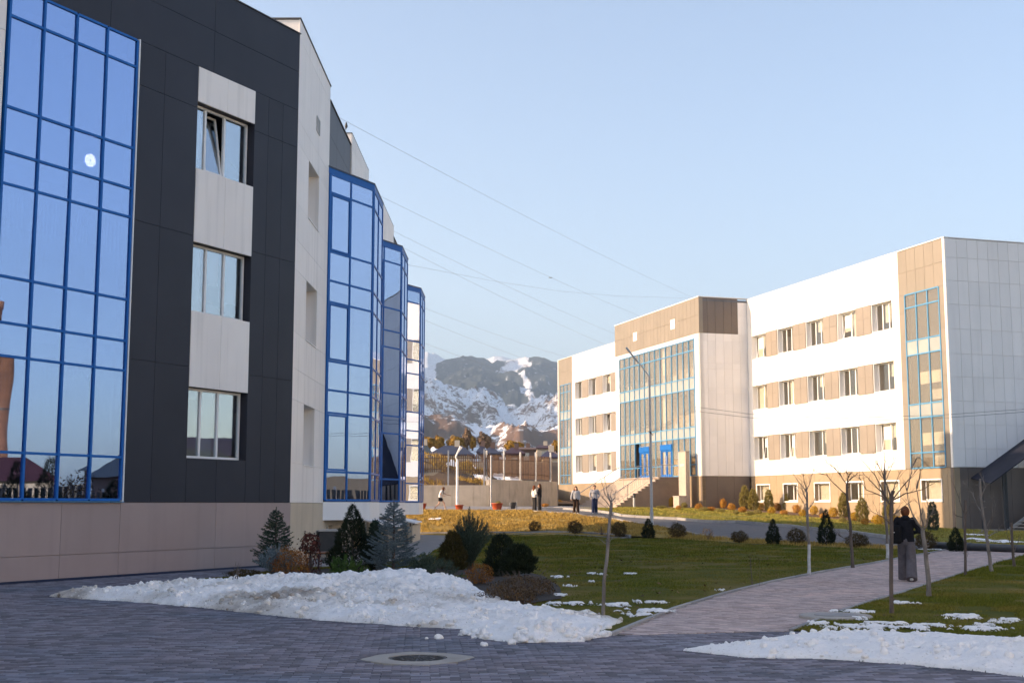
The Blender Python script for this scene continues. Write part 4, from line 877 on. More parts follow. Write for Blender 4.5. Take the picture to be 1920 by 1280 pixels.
# fallen leaves on the lawns
def litter(poly, n, label):
    P = np.array(poly); lo, hi = P.min(0), P.max(0); x = RNG.uniform(lo[0], hi[0], n*4); y = RNG.uniform(lo[1], min(hi[1], 45), n*4); k = in_poly(x, y, poly) & (fbm(x*.6, y*.6, 3, 15) > .5); x, y = x[k][:n], y[k][:n]; m = len(x)
    c = np.stack([x, y, gz(x, y)+.03], -1); a = RNG.uniform(0, 6.28, m); s = RNG.uniform(.025, .06, m)[:, None]; t = np.stack([np.cos(a), np.sin(a), RNG.normal(size=m)*.3], -1); b = np.stack([-np.sin(a), np.cos(a), RNG.normal(size=m)*.3], -1)
    V = np.stack([c-t*s, c-b*s*.5, c+t*s, c+b*s*.5], 1).reshape(-1, 3)
    return tag(mesh_np('fallen_leaves', V, np.arange(4*m).reshape(-1, 4), M['leaf_litter'], attr={'rnd': RNG.random(m)}), label, 'leaves', kind='stuff')
M['leaf_litter'] = mk('leaf_litter', (.16, .085, .035), (.09, .055, .03), 3, .85, rnd=.4, attr='rnd')
litter(lawn_main, 900, 'fallen brown leaves on the lawn left of the path'); litter(lawn_right, 900, 'fallen brown leaves on the lawn right of the path')
# ================================================================== PLANTS
def nrm(a): return a/np.maximum(np.linalg.norm(a, axis=-1, keepdims=True), 1e-9)
def tris(P, D, ln, wd, rng):
    """thin needle / leaf triangles at P along D"""
    D = nrm(D); n = len(P); side = nrm(np.cross(D, rng.normal(size=(n, 3))))
    ln = np.broadcast_to(ln, (n,))[:, None]; wd = np.broadcast_to(wd, (n,))[:, None]
    return np.stack([P-side*wd/2, P+side*wd/2, P+D*ln], 1)
def quads(P, nrml, sz, rng):
    """small leaf-sized faces (two triangles) facing nrml"""
    n = len(P); t = nrm(np.cross(nrml, rng.normal(size=(n, 3)))); b = np.cross(nrm(nrml), t); s = np.broadcast_to(sz, (n,))[:, None]
    a, c, d, e = P-t*s*.5, P+b*s*.32, P+t*s*.5, P-b*s*.32
    return np.concatenate([np.stack([a, e, d], 1), np.stack([a, d, c], 1)])
def tmesh(name, T, mat, parent, rng):
    n = len(T); return mesh_np(name, T.reshape(-1, 3), np.arange(3*n).reshape(-1, 3), mat, parent, attr={'rnd': rng.random(n)})
def leafmat(name, a, b, c=None, rnd=.35, rough=.75): return mk(name, a, b, 2.2, rough, rnd=rnd, attr='rnd', c3=c, spec=.25)
M['blue_needle'] = leafmat('blue_spruce_needles', (.20, .255, .28), (.11, .15, .165))
M['dk_needle'] = leafmat('dark_needles', (.030, .055, .036), (.05, .078, .048))
M['green_needle'] = leafmat('bright_pine_needles', (.045, .095, .018), (.070, .125, .026))
M['thuja'] = leafmat('thuja_scales', (.030, .042, .014), (.050, .055, .018))
M['thuja_dk'] = leafmat('dark_thuja_scales', (.016, .026, .012), (.028, .036, .015))
M['thuja_br'] = leafmat('bronzed_thuja_scales', (.065, .050, .014), (.095, .070, .018))
M['juniper'] = leafmat('juniper_needles', (.05, .072, .05), (.08, .105, .07))
M['rust_leaf'] = leafmat('rust_leaves', (.22, .075, .014), (.29, .12, .022))
M['wine_leaf'] = leafmat('wine_red_leaves', (.07, .022, .02), (.11, .034, .024))
M['brown_leaf'] = leafmat('brown_leaves', (.12, .07, .032), (.08, .05, .026))
M['hedge'] = leafmat('hedge_leaves', (.065, .045, .014), (.10, .058, .018))
M['gold'] = leafmat('golden_leaves', (.52, .31, .025), (.40, .22, .02))
M['olive'] = leafmat('olive_scales', (.24, .20, .055), (.30, .24, .07))
M['orange'] = leafmat('orange_leaves', (.40, .16, .025), (.50, .25, .04))
M['bark'] = mk('bark', (.15, .112, .092), (.085, .062, .052), 14, .9, bump=.8, bscale=60, stretch=(1, 1, .25))
M['barkgrey'] = mk('grey_bark', (.27, .235, .21), (.13, .105, .092), 9, .9, bump=.8, bscale=50, stretch=(1, 1, .3))
M['lime'] = mk('whitewash', (.62, .60, .60), (.45, .43, .42), 8, .9, bump=.4, bscale=50)
def proto_spruce(H, R, rng, dens=230, nl=.035, up=.15, levels=None):
    B = []; Dn = []; axes = []
    n = int(64+H*22)
    for i in range(n):
        f = (i+.5)/n; z = H*(.05+.90*f**.9); L = R*(1-f)**.75*rng.uniform(.75, 1.12)+.04; az = i*2.39996+rng.normal()*.25
        o = np.array([math.cos(az), math.sin(az), 0]); tip = np.array([0, 0, 1.])
        p0 = np.array([0, 0, z]); p1 = p0+o*L*.6+tip*L*(up-.05); p2 = p0+o*L+tip*L*(up+.16)
        axes += [(p0, p1), (p1, p2)]
        sd_ = np.cross(o, tip)
        for k in range(int(4+L*11)):
            g = rng.uniform(.25, .95); b = p0+(p1-p0)*min(g/.6, 1) if g < .6 else p1+(p2-p1)*(g-.6)/.4
            s = 1 if k % 2 else -1; tl = L*(1.05-g)*.42+.03
            axes.append((b, b+(o*.75+sd_*s*rng.uniform(.6, 1)+tip*rng.uniform(-.05, .3))*tl))
    axes.append((np.array([0, 0, H*.8]), np.array([0, 0, H])))
    for a, b in axes:
        l = np.linalg.norm(b-a); k = max(4, int(l*dens)); t = rng.random(k)[:, None]; ax = (b-a)/max(l, 1e-6)
        B.append(a+(b-a)*t); Dn.append(ax*.75+nrm(rng.normal(size=(k, 3)))*.85)
    B = np.concatenate(B); Dn = np.concatenate(Dn); return tris(B, Dn, nl*rng.uniform(.7, 1.2, len(B)), .014, rng)
def proto_cone(H, R, rng, n=1500, pw=.8, low=.18, sl=.10, inner=.55):
    z = rng.random(n*3)*H; f = z/H; r = R*np.where(f < low, .75+.25*f/low, (1-(f-low)/(1-low))**pw)
    k = rng.random(n*3) < r/R+.06; z, r = z[k][:n], r[k][:n]; m = len(z); az = rng.uniform(0, 2*np.pi, m)
    lump = 1+.16*np.sin(az*3+z*9/H*2)+.10*np.sin(az*7-z*23/H); rr = r*np.sqrt(rng.uniform(inner, 1, m))*lump
    o = np.stack([np.cos(az), np.sin(az), 0*az], -1); P = np.stack([o[:, 0]*rr, o[:, 1]*rr, z*.97], -1)
    T = []
    for j in range(4): T.append(tris(P, o*.55+np.array([0, 0, .9])+rng.normal(size=(m, 3))*.38, sl*rng.uniform(.6, 1.25, m), .020, rng))
    return np.concatenate(T)
def proto_ball(R, H, rng, n=2200, leaf=.035, flat=0.0):
    d = nrm(rng.normal(size=(n, 3))); rad = rng.uniform(.45, 1, n)**.5*(1+.14*np.sin(d[:, 0]*5+d[:, 2]*4)+.12*np.sin(d[:, 1]*7-d[:, 0]*3))
    P = d*rad[:, None]*np.array([R, R, H/2])+np.array([0, 0, H*.5]); P[:, 2] = np.maximum(P[:, 2], .02)
    return quads(P, d+rng.normal(size=(n, 3))*.7, leaf*rng.uniform(.6, 1.3, n), rng)
def proto_feather(H, R, rng, stems=44, dens=260, nl=.06, wd=.014):
    B = []; Dn = []
    for i in range(stems):
        az = rng.uniform(0, 2*np.pi); q = math.sqrt(rng.random()); h = H*(1-.42*q)*rng.uniform(.8, 1.05); r = R*q
        t = np.linspace(0, 1, max(12, int(h*dens)))[:, None]; o = np.array([[math.cos(az), math.sin(az), 0]])
        P = o*r*(.25*t+.75*t**1.6)+np.array([[0, 0, 1]])*h*t; P = P[int(len(t)*.12):]
        B.append(P+rng.normal(size=P.shape)*.012); Dn.append(np.repeat(np.array([[0, 0, 1.]])+o*.4, len(P), 0)+rng.normal(size=P.shape)*.45)
    B = np.concatenate(B); return tris(B, np.concatenate(Dn), nl*rng.uniform(.6, 1.3, len(B)), wd, rng)
def proto_pinebush(R, H, rng, heads=70):
    B = []; Dn = []
    for i in range(heads):
        d = nrm(rng.normal(size=3)+np.array([0, 0, .5])); d[2] = abs(d[2]); c = d*np.array([R, R, H])*rng.uniform(.5, .95); ax = nrm(d+np.array([0, 0, .9])); k = 60
        t = rng.random(k)[:, None]*.13; B.append(c+ax*t); Dn.append(ax*.6+nrm(rng.normal(size=(k, 3)))*.8)
    return tris(np.concatenate(B), np.concatenate(Dn), .065*rng.uniform(.7, 1.2, heads*60), .009, rng)
def twigs(mb, base, H, spread, n, rng, r0=.008, droop=.0):
    for i in range(n):
        az = rng.uniform(0, 6.28); q = rng.uniform(.2, 1)*spread; h = H*rng.uniform(.6, 1)
        p0 = Vector(base)+Vector((rng.normal()*.03, rng.normal()*.03, 0)); p1 = p0+Vector((math.cos(az)*q*.4, math.sin(az)*q*.4, h*.5)); p2 = p0+Vector((math.cos(az)*q, math.sin(az)*q, h))
        mb.tube([p0, p1, p2], [r0, r0*.7, r0*.3], 5)
def plant(name, label, T, mat, loc, trunk=None, group=None, rng=RNG, twig=None, crown='crown', scale=1.0, cat='shrub', stem_mat=None, rot=0):
    loc = Vector(loc); o = thing(name, label, cat, loc, group)
    T = T*scale
    if rot: c, s = math.cos(rot), math.sin(rot); T = np.stack([T[..., 0]*c-T[..., 1]*s, T[..., 0]*s+T[..., 1]*c, T[..., 2]], -1)
    tmesh(crown, T+np.array(loc), mat, o, rng)
    if trunk or twig:
        mb = MB()
        if trunk: mb.tube([loc-Vector((0, 0, .08)), loc+Vector((.01, 0, trunk[0]*.5)), loc+Vector((0, .01, trunk[0]))], [trunk[1], trunk[1]*.75, trunk[1]*.25], 8)
        if twig: twigs(mb, loc, *twig, rng)
        mb.build('trunk' if trunk else 'stems', stem_mat or M['bark'], o)
    return o
r_ = np.random.default_rng(11)
def bp(u, v, dz=0): return hit(u, v)+Vector((0, 0, dz))
CON = 'conifers and shrubs behind the snow heap'
plant('spruce', 'dark green spruce with bluish lower boughs at the left end of the planting bed', proto_spruce(1.65, .62, r_, 210), M['dk_needle'], bp(515, 1074), (1.55, .035), CON, r_, cat='tree')
plant('juniper', 'low grey blue juniper spreading around the foot of the leftmost spruce', proto_feather(.85, .55, r_, 90, 220), M['blue_needle'], bp(500, 1086)+Vector((.25, -.1, 0)), None, CON, r_, (.5, .4, 14))
plant('barberry', 'rusty orange bush beside the leftmost spruce', proto_ball(.45, .78, r_, 3000, .032), M['rust_leaf'], bp(546, 1090), None, CON, r_, (.7, .4, 26))
plant('leafy_shrub', 'dark wine red shrub with large leaves right of the orange bush', np.concatenate([proto_ball(.26, .52, r_, 500, .07)+np.array([0, 0, .55]), proto_ball(.33, .8, r_, 420, .055)]), M['wine_leaf'], bp(580, 1082), None, CON, r_, (1.05, .28, 18))
plant('thuja', 'tall dark pointed thuja left of the blue spruce', proto_cone(1.75, .60, r_, 2600, .85), M['thuja_dk'], bp(660, 1077), (1.4, .04), CON, r_, cat='tree')
plant('mountain_pine', 'bright green rounded dwarf pine in front of the tall thuja', proto_pinebush(.52, .55, r_, 110), M['green_needle'], bp(650, 1092), None, CON, r_, (.4, .35, 16))
plant('pine', 'slim dark green young pine between the tall thuja and the blue spruce', proto_spruce(1.35, .36, r_, 260, .05, .4), M['dk_needle'], bp(702, 1070), (1.3, .03), CON, r_, cat='tree')
plant('blue_spruce', 'silvery blue spruce with open crown near the bay tower', proto_spruce(1.85, .72, r_, 270, .036, .22), M['blue_needle'], bp(737, 1080), (1.8, .04), CON, r_, cat='tree')
plant('juniper', 'low dark green juniper at the foot of the blue spruce', proto_feather(.62, .5, r_, 90, 220), M['juniper'], bp(800, 1082), None, CON, r_, (.4, .3, 10))
plant('pine_seedling', 'tiny green pine sprigs poking out of the snow', proto_pinebush(.42, .30, r_, 34), M['juniper'], bp(830, 1092)+Vector((0, 0, .12)), None, CON, r_, (.34, .3, 9))
plant('thuja', 'bronze green egg-shaped thuja left of the feathery juniper', proto_cone(1.02, .36, r_, 1700, .55, .3), M['thuja_br'], bp(848, 1070), (.8, .03), CON, r_)
plant('juniper', 'tall feathery grey green juniper beside the bronze thuja', proto_feather(1.65, .62, r_, 130, 260, .06), M['juniper'], bp(882, 1068), None, CON, r_, (1.5, .5, 26), cat='tree')
plant('thuja', 'dark broad upright thuja behind the round one', proto_cone(1.02, .38, r_, 1900, .42, .35), M['thuja_dk'], bp(940, 1082), (.8, .03), CON, r_)
plant('globe_thuja', 'dark round thuja on a short bare stem', proto_cone(.62, .36, r_, 1700, .5, .4)+np.array([0, 0, .24]), M['thuja_dk'], bp(972, 1096), (.6, .03), CON, r_)
plant('barberry', 'small rust coloured bush left of the round thuja', proto_ball(.32, .48, r_, 1700, .03), M['rust_leaf'], bp(900, 1096), None, CON, r_, (.45, .3, 20))
plant('brown_shrub', 'withered brown mound of twigs near the lawn corner', proto_ball(.62, .40, r_, 2200, .04), M['brown_leaf'], bp(985, 1118), None, CON, r_, (.5, .7, 60))
plant('brown_shrub', 'low withered grey brown shrub at the right tip of the snow heap', proto_ball(.52, .34, r_, 1500, .04), M['brown_leaf'], bp(955, 1134), None, CON, r_, (.42, .6, 50))
plant('weed', 'thin dead weed stalks standing in the snow heap', proto_ball(.08, .3, r_, 26, .03), M['brown_leaf'], bp(438, 1108)+Vector((0, 0, .2)), None, CON, r_, (.42, .12, 7))
plant('ground_cover', 'low green brown ground cover at the left end of the bed', proto_ball(.42, .2, r_, 1300, .035), M['hedge'], bp(458, 1082), None, CON, r_)
# ------------------------------------------------------------------ hedge row along the lawn edge
ORD = ['first', 'second', 'third', 'fourth', 'fifth', 'sixth', 'seventh', 'eighth', 'ninth', 'tenth', 'eleventh', 'twelfth', 'thirteenth', 'fourteenth', 'fifteenth', 'sixteenth']
PB = proto_ball(.5, .9, r_, 2800, .06); PC = proto_cone(1.0, .25, r_, 900, .75, .2, .09); PS = proto_ball(.42, .9, r_, 240, .06)
HED = [(1003, 998, 24, 22, 'b'), (1078, 1001, 30, 26, 'b'), (1128, 1003, 22, 26, 's'), (1161, 1006, 31, 28, 'b'), (1216, 1008, 24, 36, 'c'), (1271, 1009, 34, 29, 'b'), (1327, 1011, 24, 22, 's'), (1386, 1017, 33, 22, 'b'), (1450, 1020, 26, 46, 'c'), (1494, 1020, 36, 30, 'b'), (1550, 1022, 30, 66, 'c'), (1608, 1026, 44, 27, 'b'), (1736, 1030, 40, 34, 'b'), (1793, 1033, 29, 44, 'c')]
cnt = {'b': 0, 'c': 0, 's': 0}
for u, v, w, h, k in HED:
    p = bp(u, v); sc = p.y/FPX
    nm, T, m, lab = {'b': ('round_shrub', PB*np.array([w*sc/1.0, w*sc/1.0, h*sc/.9]), M['hedge'], 'round dark brown clipped shrub'), 'c': ('thuja', PC*np.array([w*sc/.5, w*sc/.5, h*sc]), M['thuja_dk'], 'small dark pointed thuja'),
                     's': ('sparse_bush', PS*np.array([w*sc/.84, w*sc/.84, h*sc/.9]), M['orange'], 'sparse little orange bush')}[k]
    o = plant(nm, f'{lab} on the lawn edge, {ORD[cnt[k]]} such from left', T, m, p, (h*sc*.5, .03) if k != 's' else None, 'shrubs along the lawn edge', r_, (h*sc*.9, .3, 14) if k == 's' else None, rot=r_.uniform(0, 6))
    cnt[k] += 1
plant('orange_bush', 'faint reddish bush at the toe of the golden bank', proto_ball(.35, .6, r_, 260, .05), M['orange'], bp(915, 1003), None, 'shrubs along the lawn edge', r_, (.55, .3, 14))
# ------------------------------------------------------------------ planting along the white building
COLM = proto_cone(1.0, .2, r_, 800, .5, .35, .10); GB = proto_ball(.5, .9, r_, 2000, .075)
TALL = [(1383, 953, 17, 46), (1397, 955, 18, 44), (1413, 957, 18, 40), (1442, 958, 16, 40), (1476, 959, 13, 34), (1510, 962, 13, 40), (1543, 962, 19, 50), (1582, 970, 18, 46), (1617, 978, 22, 44), (1666, 983, 20, 50), (1750, 995, 20, 54)]
for i, (u, v, w, h) in enumerate(TALL):
    p = bp(u, v); sc = p.y/FPX
    plant('columnar_juniper', f'slim olive column juniper by the white building, {ORD[i]} from the left', COLM*np.array([w*sc/.4, w*sc/.4, h*sc]), M['olive'] if i < 10 else M['juniper'], p, (h*sc*.6, .03), 'column junipers in front of the white building', r_, rot=r_.uniform(0, 6))
LOWB = [(1297, 951, 17, 16, 'g'), (1340, 951, 16, 17, 'g'), (1356, 953, 13, 19, 'o'), (1372, 957, 16, 14, 'o'), (1427, 957, 13, 15, 'g'), (1458, 958, 15, 16, 'o'), (1494, 962, 16, 17, 'o'), (1527, 965, 16, 18, 'g'), (1563, 970, 19, 20, 'g'), (1602, 977, 17, 18, 'g'), (1646, 983, 22, 19, 'g'), (1682, 984, 18, 18, 'g'), (1259, 951, 11, 20, 'g'), (1405, 966, 18, 9, 'l'), (1380, 964, 12, 8, 'l'), (1320, 958, 20, 8, 'l'), (1272, 955, 10, 8, 'o'), (1240, 953, 22, 6, 'l')]
LOWB += [(1060, 944, 16, 8, 'o'), (1046, 946, 18, 10, 'g'), (1030, 946, 13, 18, 'l'), (1054, 941, 11, 14, 'l'), (1022, 950, 14, 7, 'o')]
LOWB += [(1310, 955, 15, 12, 'o'), (1333, 958, 18, 9, 'o'), (1350, 960, 20, 8, 'l'), (1392, 961, 16, 12, 'o'), (1420, 964, 18, 9, 'l'), (1447, 963, 16, 13, 'g'), (1470, 965, 15, 10, 'o'), (1505, 968, 14, 14, 'g'), (1545, 972, 16, 11, 'o'), (1580, 979, 15, 10, 'l'), (1622, 984, 15, 13, 'o'), (1283, 952, 12, 11, 'l')]
nn = {'g': 0, 'o': 0, 'l': 0}
for u, v, w, h, k in LOWB:
    p = bp(u, v); sc = p.y/FPX; nn[k] += 1
    nm, m, lab = {'g': ('golden_bush', M['gold'], 'sunlit golden bush'), 'o': ('orange_bush', M['orange'], 'sunlit orange bush'), 'l': ('green_bush', M['olive'], 'low olive green bush')}[k]
    rank = sum(1 for q in LOWB if q[4] == k and q[0] < u)
    side = 'left of' if u < 1100 else 'in front of'
    plant(nm, f'{lab} in the white building bed, {(ORD+["last"]*5)[rank]} of its colour from left', GB*np.array([w*sc, w*sc, h*sc/.9]), m, p, None, 'bushes in the bed of the white building', r_, (h*sc*.7, .2, 8), rot=r_.uniform(0, 6))
# ------------------------------------------------------------------ bare young trees: main limbs follow the photograph at the trunk's own distance
def bare_tree(name, label, off, sc, trunk, limbs, r0, mat=None, paint=None, ntw=5, seed=1, r1=.55, tw=(.12, .4)):
    rg = random.Random(seed); f = lambda q: (off[0]+q[0]/sc, off[1]+q[1]/sc)
    bu, bv = f(trunk[0]); b = hit(bu, bv); Y = b.y
    o = thing(name, label, 'tree', b, 'young bare trees along the path')
    def P(q, dy=0): u, v = f(q); p = at_y(u, v, Y+dy); return p
    tp = [P(q) for q in trunk]; tp[0].z = b.z-.06; n = len(tp)
    def wob(pts, k, j):
        out = []
        for a, c in zip(pts[:-1], pts[1:]):
            for t in range(k): out.append(a.lerp(c, t/k)+Vector((rg.uniform(-j, j), rg.uniform(-j, j), rg.uniform(-j, j)*.5)))
        return out+[pts[-1]]
    tp = wob(tp, 3, r0*.18); rad = [r0*(1-(1-r1)*i/(len(tp)-1))*(1.25 if i == 0 else 1) for i in range(len(tp))]
    mb = MB()
    if paint:
        k = max(2, int(len(tp)*paint)); mb.tube(tp[k-1:], rad[k-1:], 9); m2 = MB(); m2.tube(tp[:k], [r*1.03 for r in rad[:k]], 9); m2.build('painted_trunk', M['lime'], o)
    else: mb.tube(tp, rad, 9)
    for i in range(4):
        q = rg.choice(tp[2:-1]); a = rg.uniform(0, 6.28); mb.tube([q, q+Vector((math.cos(a), math.sin(a), .3))*r0*1.7], [r0*.45, r0*.25], 6)
    mb.build('trunk', mat or M['bark'], o)
    cb = MB()
    def twig(p, d, L, r, lev):
        pts = [p]; q = p.copy(); k = 4
        for i in range(k):
            d = (d+Vector((rg.gauss(0, .16), rg.gauss(0, .16), rg.gauss(.06, .12)))).normalized(); q = q+d*L/k; pts.append(q.copy())
        cb.tube(pts, [r*(1-.75*i/k) for i in range(k+1)], 5)
        if lev > 0:
            for i in range(rg.randint(1, 3)): s = rg.choice(pts[1:4]); twig(s, (d+Vector((rg.gauss(0, .7), rg.gauss(0, .7), rg.gauss(.2, .4)))).normalized(), L*.5, r*.5, lev-1)
    for li, L in enumerate(limbs):
        g = rg.uniform(-.5, .5); pts = [P(q, g*i/max(1, len(L)-1)) for i, q in enumerate(L)]; pts = wob(pts, 3, r0*.22)
        rb = r0*rg.uniform(.26, .40)*(1 if len(L) > 2 else .55); cb.tube(pts, [rb*(1-.82*i/(len(pts)-1)) for i in range(len(pts))], 6)
        for i in range(ntw*2+1):
            k = rg.randint(1, len(pts)-2); d = (pts[k+1]-pts[k]).normalized(); twig(pts[k], (d+Vector((rg.gauss(0, .6), rg.gauss(0, .6), rg.gauss(.25, .4)))).normalized(), rg.uniform(*tw), rb*.32, 1)
    cb.build('branches', mat or M['bark'], o)
    return o
A_, S_ = (1480, 840), 4.0; B_, SB_ = (1780, 780), 4.264
bare_tree('bare_tree', 'leaning bare sapling with a cut forked top beside the left snow heap', (1090, 880), 4.267, [(175, 1195), (180, 900), (210, 650), (225, 420), (240, 260)],
          [[(240, 265), (205, 190), (190, 70)], [(235, 258), (195, 200), (150, 50)], [(245, 255), (270, 215), (280, 160)], [(225, 325), (130, 250)], [(215, 390), (135, 335)], [(205, 600), (125, 540)], [(230, 300), (175, 230), (125, 180)], [(228, 575), (255, 535)], [(243, 250), (232, 200), (245, 160)]], .028, M['barkgrey'], ntw=1, seed=2, tw=(.05, .15), r1=.8)
bare_tree('bare_tree', 'slim bare tree with whitewashed foot on the lawn left of the path', A_, S_, [(148, 945), (150, 780), (140, 600), (135, 470), (130, 330), (127, 300)],
          [[(135, 470), (90, 380), (40, 290)], [(135, 470), (185, 400), (210, 270)], [(130, 330), (70, 250), (35, 200)], [(128, 310), (110, 240), (105, 190)], [(130, 310), (155, 260), (160, 195)], [(138, 600), (90, 560)], [(145, 620), (178, 550)], [(132, 400), (100, 320), (85, 280)]], .040, M['barkgrey'], .32, 3, 3)
bare_tree('bare_tree', 'bare tree with wide forked crown between the whitewashed tree and the walker', A_, S_, [(478, 895), (465, 720), (455, 560), (440, 430), (430, 350), (430, 270)],
          [[(430, 350), (330, 260), (280, 200), (225, 185)], [(430, 275), (390, 210), (340, 105)], [(390, 210), (330, 140), (268, 100)], [(432, 280), (440, 210), (425, 150)], [(438, 255), (490, 205), (515, 185)], [(460, 640), (420, 590)], [(468, 700), (420, 680), (360, 640)], [(436, 240), (448, 200), (470, 190)]], .048, M['bark'], None, 3, 4)
bare_tree('bare_tree', 'thin tall whitish bare tree just left of the walker', A_, S_, [(738, 832), (735, 650), (720, 480), (715, 300), (714, 150)],
          [[(714, 150), (716, 100), (710, 20)], [(715, 250), (690, 170), (655, 110)], [(716, 250), (760, 160), (800, 60)], [(715, 210), (735, 160), (770, 130)], [(718, 420), (690, 330), (660, 260)], [(720, 450), (760, 350), (790, 300)], [(728, 720), (708, 690)]], .052, M['barkgrey'], .25, 3, 5)
bare_tree('bare_tree', 'pollarded bare tree with knobby head in front of the walker', A_, S_, [(768, 1245), (762, 900), (765, 600), (765, 450), (770, 350), (780, 318)],
          [[(760, 420), (700, 360), (580, 310), (500, 190)], [(745, 400), (690, 330), (600, 230), (555, 190)], [(738, 395), (640, 200), (520, 65)], [(760, 380), (735, 280), (690, 170), (655, 110)], [(770, 385), (830, 310), (900, 230), (1010, 100)], [(775, 390), (870, 340), (1000, 310), (1125, 235)], [(764, 570), (700, 515), (640, 485), (580, 455)], [(765, 510), (840, 450), (930, 380)], [(765, 360), (720, 250), (605, 95)], [(772, 350), (790, 270), (840, 160)]], .033, M['bark'], None, 2, 6, .85, (.1, .3))
bare_tree('bare_tree', 'pale spotted bare tree with low fork right of the walker', A_, S_, [(1048, 1115), (1035, 900), (1020, 740), (1000, 612)],
          [[(1000, 615), (960, 560), (920, 490), (880, 320), (872, 270)], [(1005, 605), (980, 470), (955, 330), (957, 240)], [(1012, 612), (1040, 540), (1045, 440), (1010, 350)], [(992, 605), (940, 540), (895, 430), (840, 370)], [(880, 320), (915, 180), (918, 20)], [(885, 310), (850, 240)], [(956, 300), (980, 190), (985, 160)], [(1040, 520), (1090, 470)], [(918, 150), (960, 60), (1075, 160)]], .046, M['barkgrey'], None, 2, 8, .8, (.08, .28))
bare_tree('bare_tree', 'staked thin bare sapling right of the spotted tree by the path', B_, SB_, [(125, 1275), (127, 1100), (125, 830), (130, 670)],
          [[(115, 770), (75, 655), (5, 470)], [(80, 655), (95, 540)], [(120, 805), (60, 800), (20, 760)], [(130, 780), (160, 720), (200, 690)], [(145, 1120), (150, 1050)]], .034, M['bark'], None, 1, 9, .9, (.06, .2))
bare_tree('bare_tree', 'crooked bare tree with withered leaves in front of the dark canopy', B_, SB_, [(342, 1245), (310, 1050), (295, 950), (270, 780), (250, 640), (246, 500)],
          [[(270, 775), (215, 700), (185, 610), (130, 545)], [(300, 930), (340, 850), (385, 660)], [(292, 905), (345, 790), (335, 600)], [(255, 650), (290, 560), (240, 430)], [(247, 560), (200, 540)], [(285, 900), (200, 960), (180, 850)], [(300, 960), (390, 920), (420, 860)]], .048, M['barkgrey'], None, 3, 10, .6, (.1, .3))
bare_tree('bare_tree', 'short cut stump sapling at the right edge beside the path', B_, SB_, [(522, 1205), (505, 1050), (500, 850)], [[(503, 1040), (470, 980), (445, 880)], [(512, 1100), (550, 1000), (565, 940)]], .040, M['bark'], None, 1, 11, .9, (.06, .2))
bare_tree('sapling', 'pair of thin twiggy shoots in the middle of the lawn', (1380, 800), 3.556, [(112, 1060), (100, 950), (97, 870)], [[(110, 1060), (80, 980), (75, 930)], [(155, 1068), (160, 960), (158, 860)], [(160, 1000), (185, 930)], [(105, 1000), (85, 900)]], .010, M['bark'], None, 1, 12, .6, (.05, .15))
# ================================================================== PROPS
def lamp_post(base, H, arm):
    o = thing('street_lamp', 'tall grey lamp post with slanted arm in front of the entrance', 'lamp', base)
    mb = MB(); b = Vector(base); mb.tube([b-Vector((0, 0, .1)), b+Vector((0, 0, H*.5)), b+Vector((-.02, 0, H))], [.085, .07, .055], 12); mb.tube([b, b+Vector((0, 0, .7))], .10, 12); mb.build('pole', M['metal'], o)
    mb = MB(); t = b+Vector((-.02, 0, H)); e = t+Vector(arm); mb.tube([t, t.lerp(e, .5)+Vector((0, 0, .05)), e], .035, 8); mb.build('arm', M['metal'], o)
    d = Vector(arm).normalized(); mb = MB(); mb.bar(e-d*.1, e+d*.75, .26, .09); mb.bar(e-d*.2, e+d*.05, .12, .12); hd = mb.build('lamp_head', M['metal'], o, bevel=.02)
    mb = MB(); mb.bar(e+d*.08-Vector((0, 0, .055)), e+d*.68-Vector((0, 0, .055)), .2, .02); mb.build('lens', M['gl_span'], hd)
    mb = MB(); mb.tube([b+Vector((.0, -.1, H*.62)), b+Vector((0, .1, H*.62))], .05, 8); mb.tube([b+Vector((-.12, -.09, H*.63)), b+Vector((.14, -.09, H*.60))], .02, 6); mb.build('cable_bracket', M['darkmetal'], o)
    return o
lp = hit(1222, 984); lamp_post(lp, at_y(1218, 706, lp.y).z-lp.z, at_y(1190, 671, lp.y)-at_y(1218, 706, lp.y))
b = hit(857, 952); o = thing('camera_pole', 'pale pole with a cranked top behind an orange planter', 'pole', b)
H = at_y(857, 862, b.y).z-b.z
mb = MB(); mb.tube([b-Vector((0, 0, .1)), b+Vector((0, 0, H))], .085, 10); mb.build('pole', M['endpanel'], o)
mb = MB(); mb.tube([b+Vector((0, 0, H)), b+Vector((-.12, 0, H+.2)), b+Vector((.22, 0, H+.95))], .06, 8); mb.bar(b+Vector((.05, 0, H+.55)), b+Vector((.32, 0, H+.9)), .16, .1); mb.build('cranked_top', M['endpanel'], o)
M['pot'] = mk('terracotta_plastic', (.50, .085, .025), (.44, .075, .022), 6, .5)
for u, v, w, lab in ((790, 955, 19, 'orange planter half hidden behind the last bay tower'), (861, 956, 16, 'orange planter at the foot of the cranked pole'), (932, 956, 21, 'wide orange planter between the cranked pole and the black bin')):
    p = hit(u, v); r = w/2*p.y/FPX; h = r*1.25; o = thing('planter', lab, 'planter', p, 'orange planters on the terrace')
    mb = MB(); mb.lathe(p, [(.01, 0), (r*.72, 0), (r*.74, .02), (r*.95, h*.86), (r*1.04, h*.86), (r*1.04, h), (r*.93, h), (r*.9, h*.88), (.01, h*.88)], 20); mb.build('pot', M['pot'], o)
    mb = MB(); mb.lathe(p+Vector((0, 0, h*.88)), [(r*.9, 0), (.01, .02)], 14); mb.build('soil', M['mulch'], o)
    if w > 20: tmesh('leaves', proto_ball(r*.5, .18, r_, 160, .07)+np.array(p)+np.array([.1, 0, h*.9]), M['olive'], o, r_)
p = hit(962, 956); o = thing('litter_bin', 'small black litter bin on the terrace', 'bin', p)
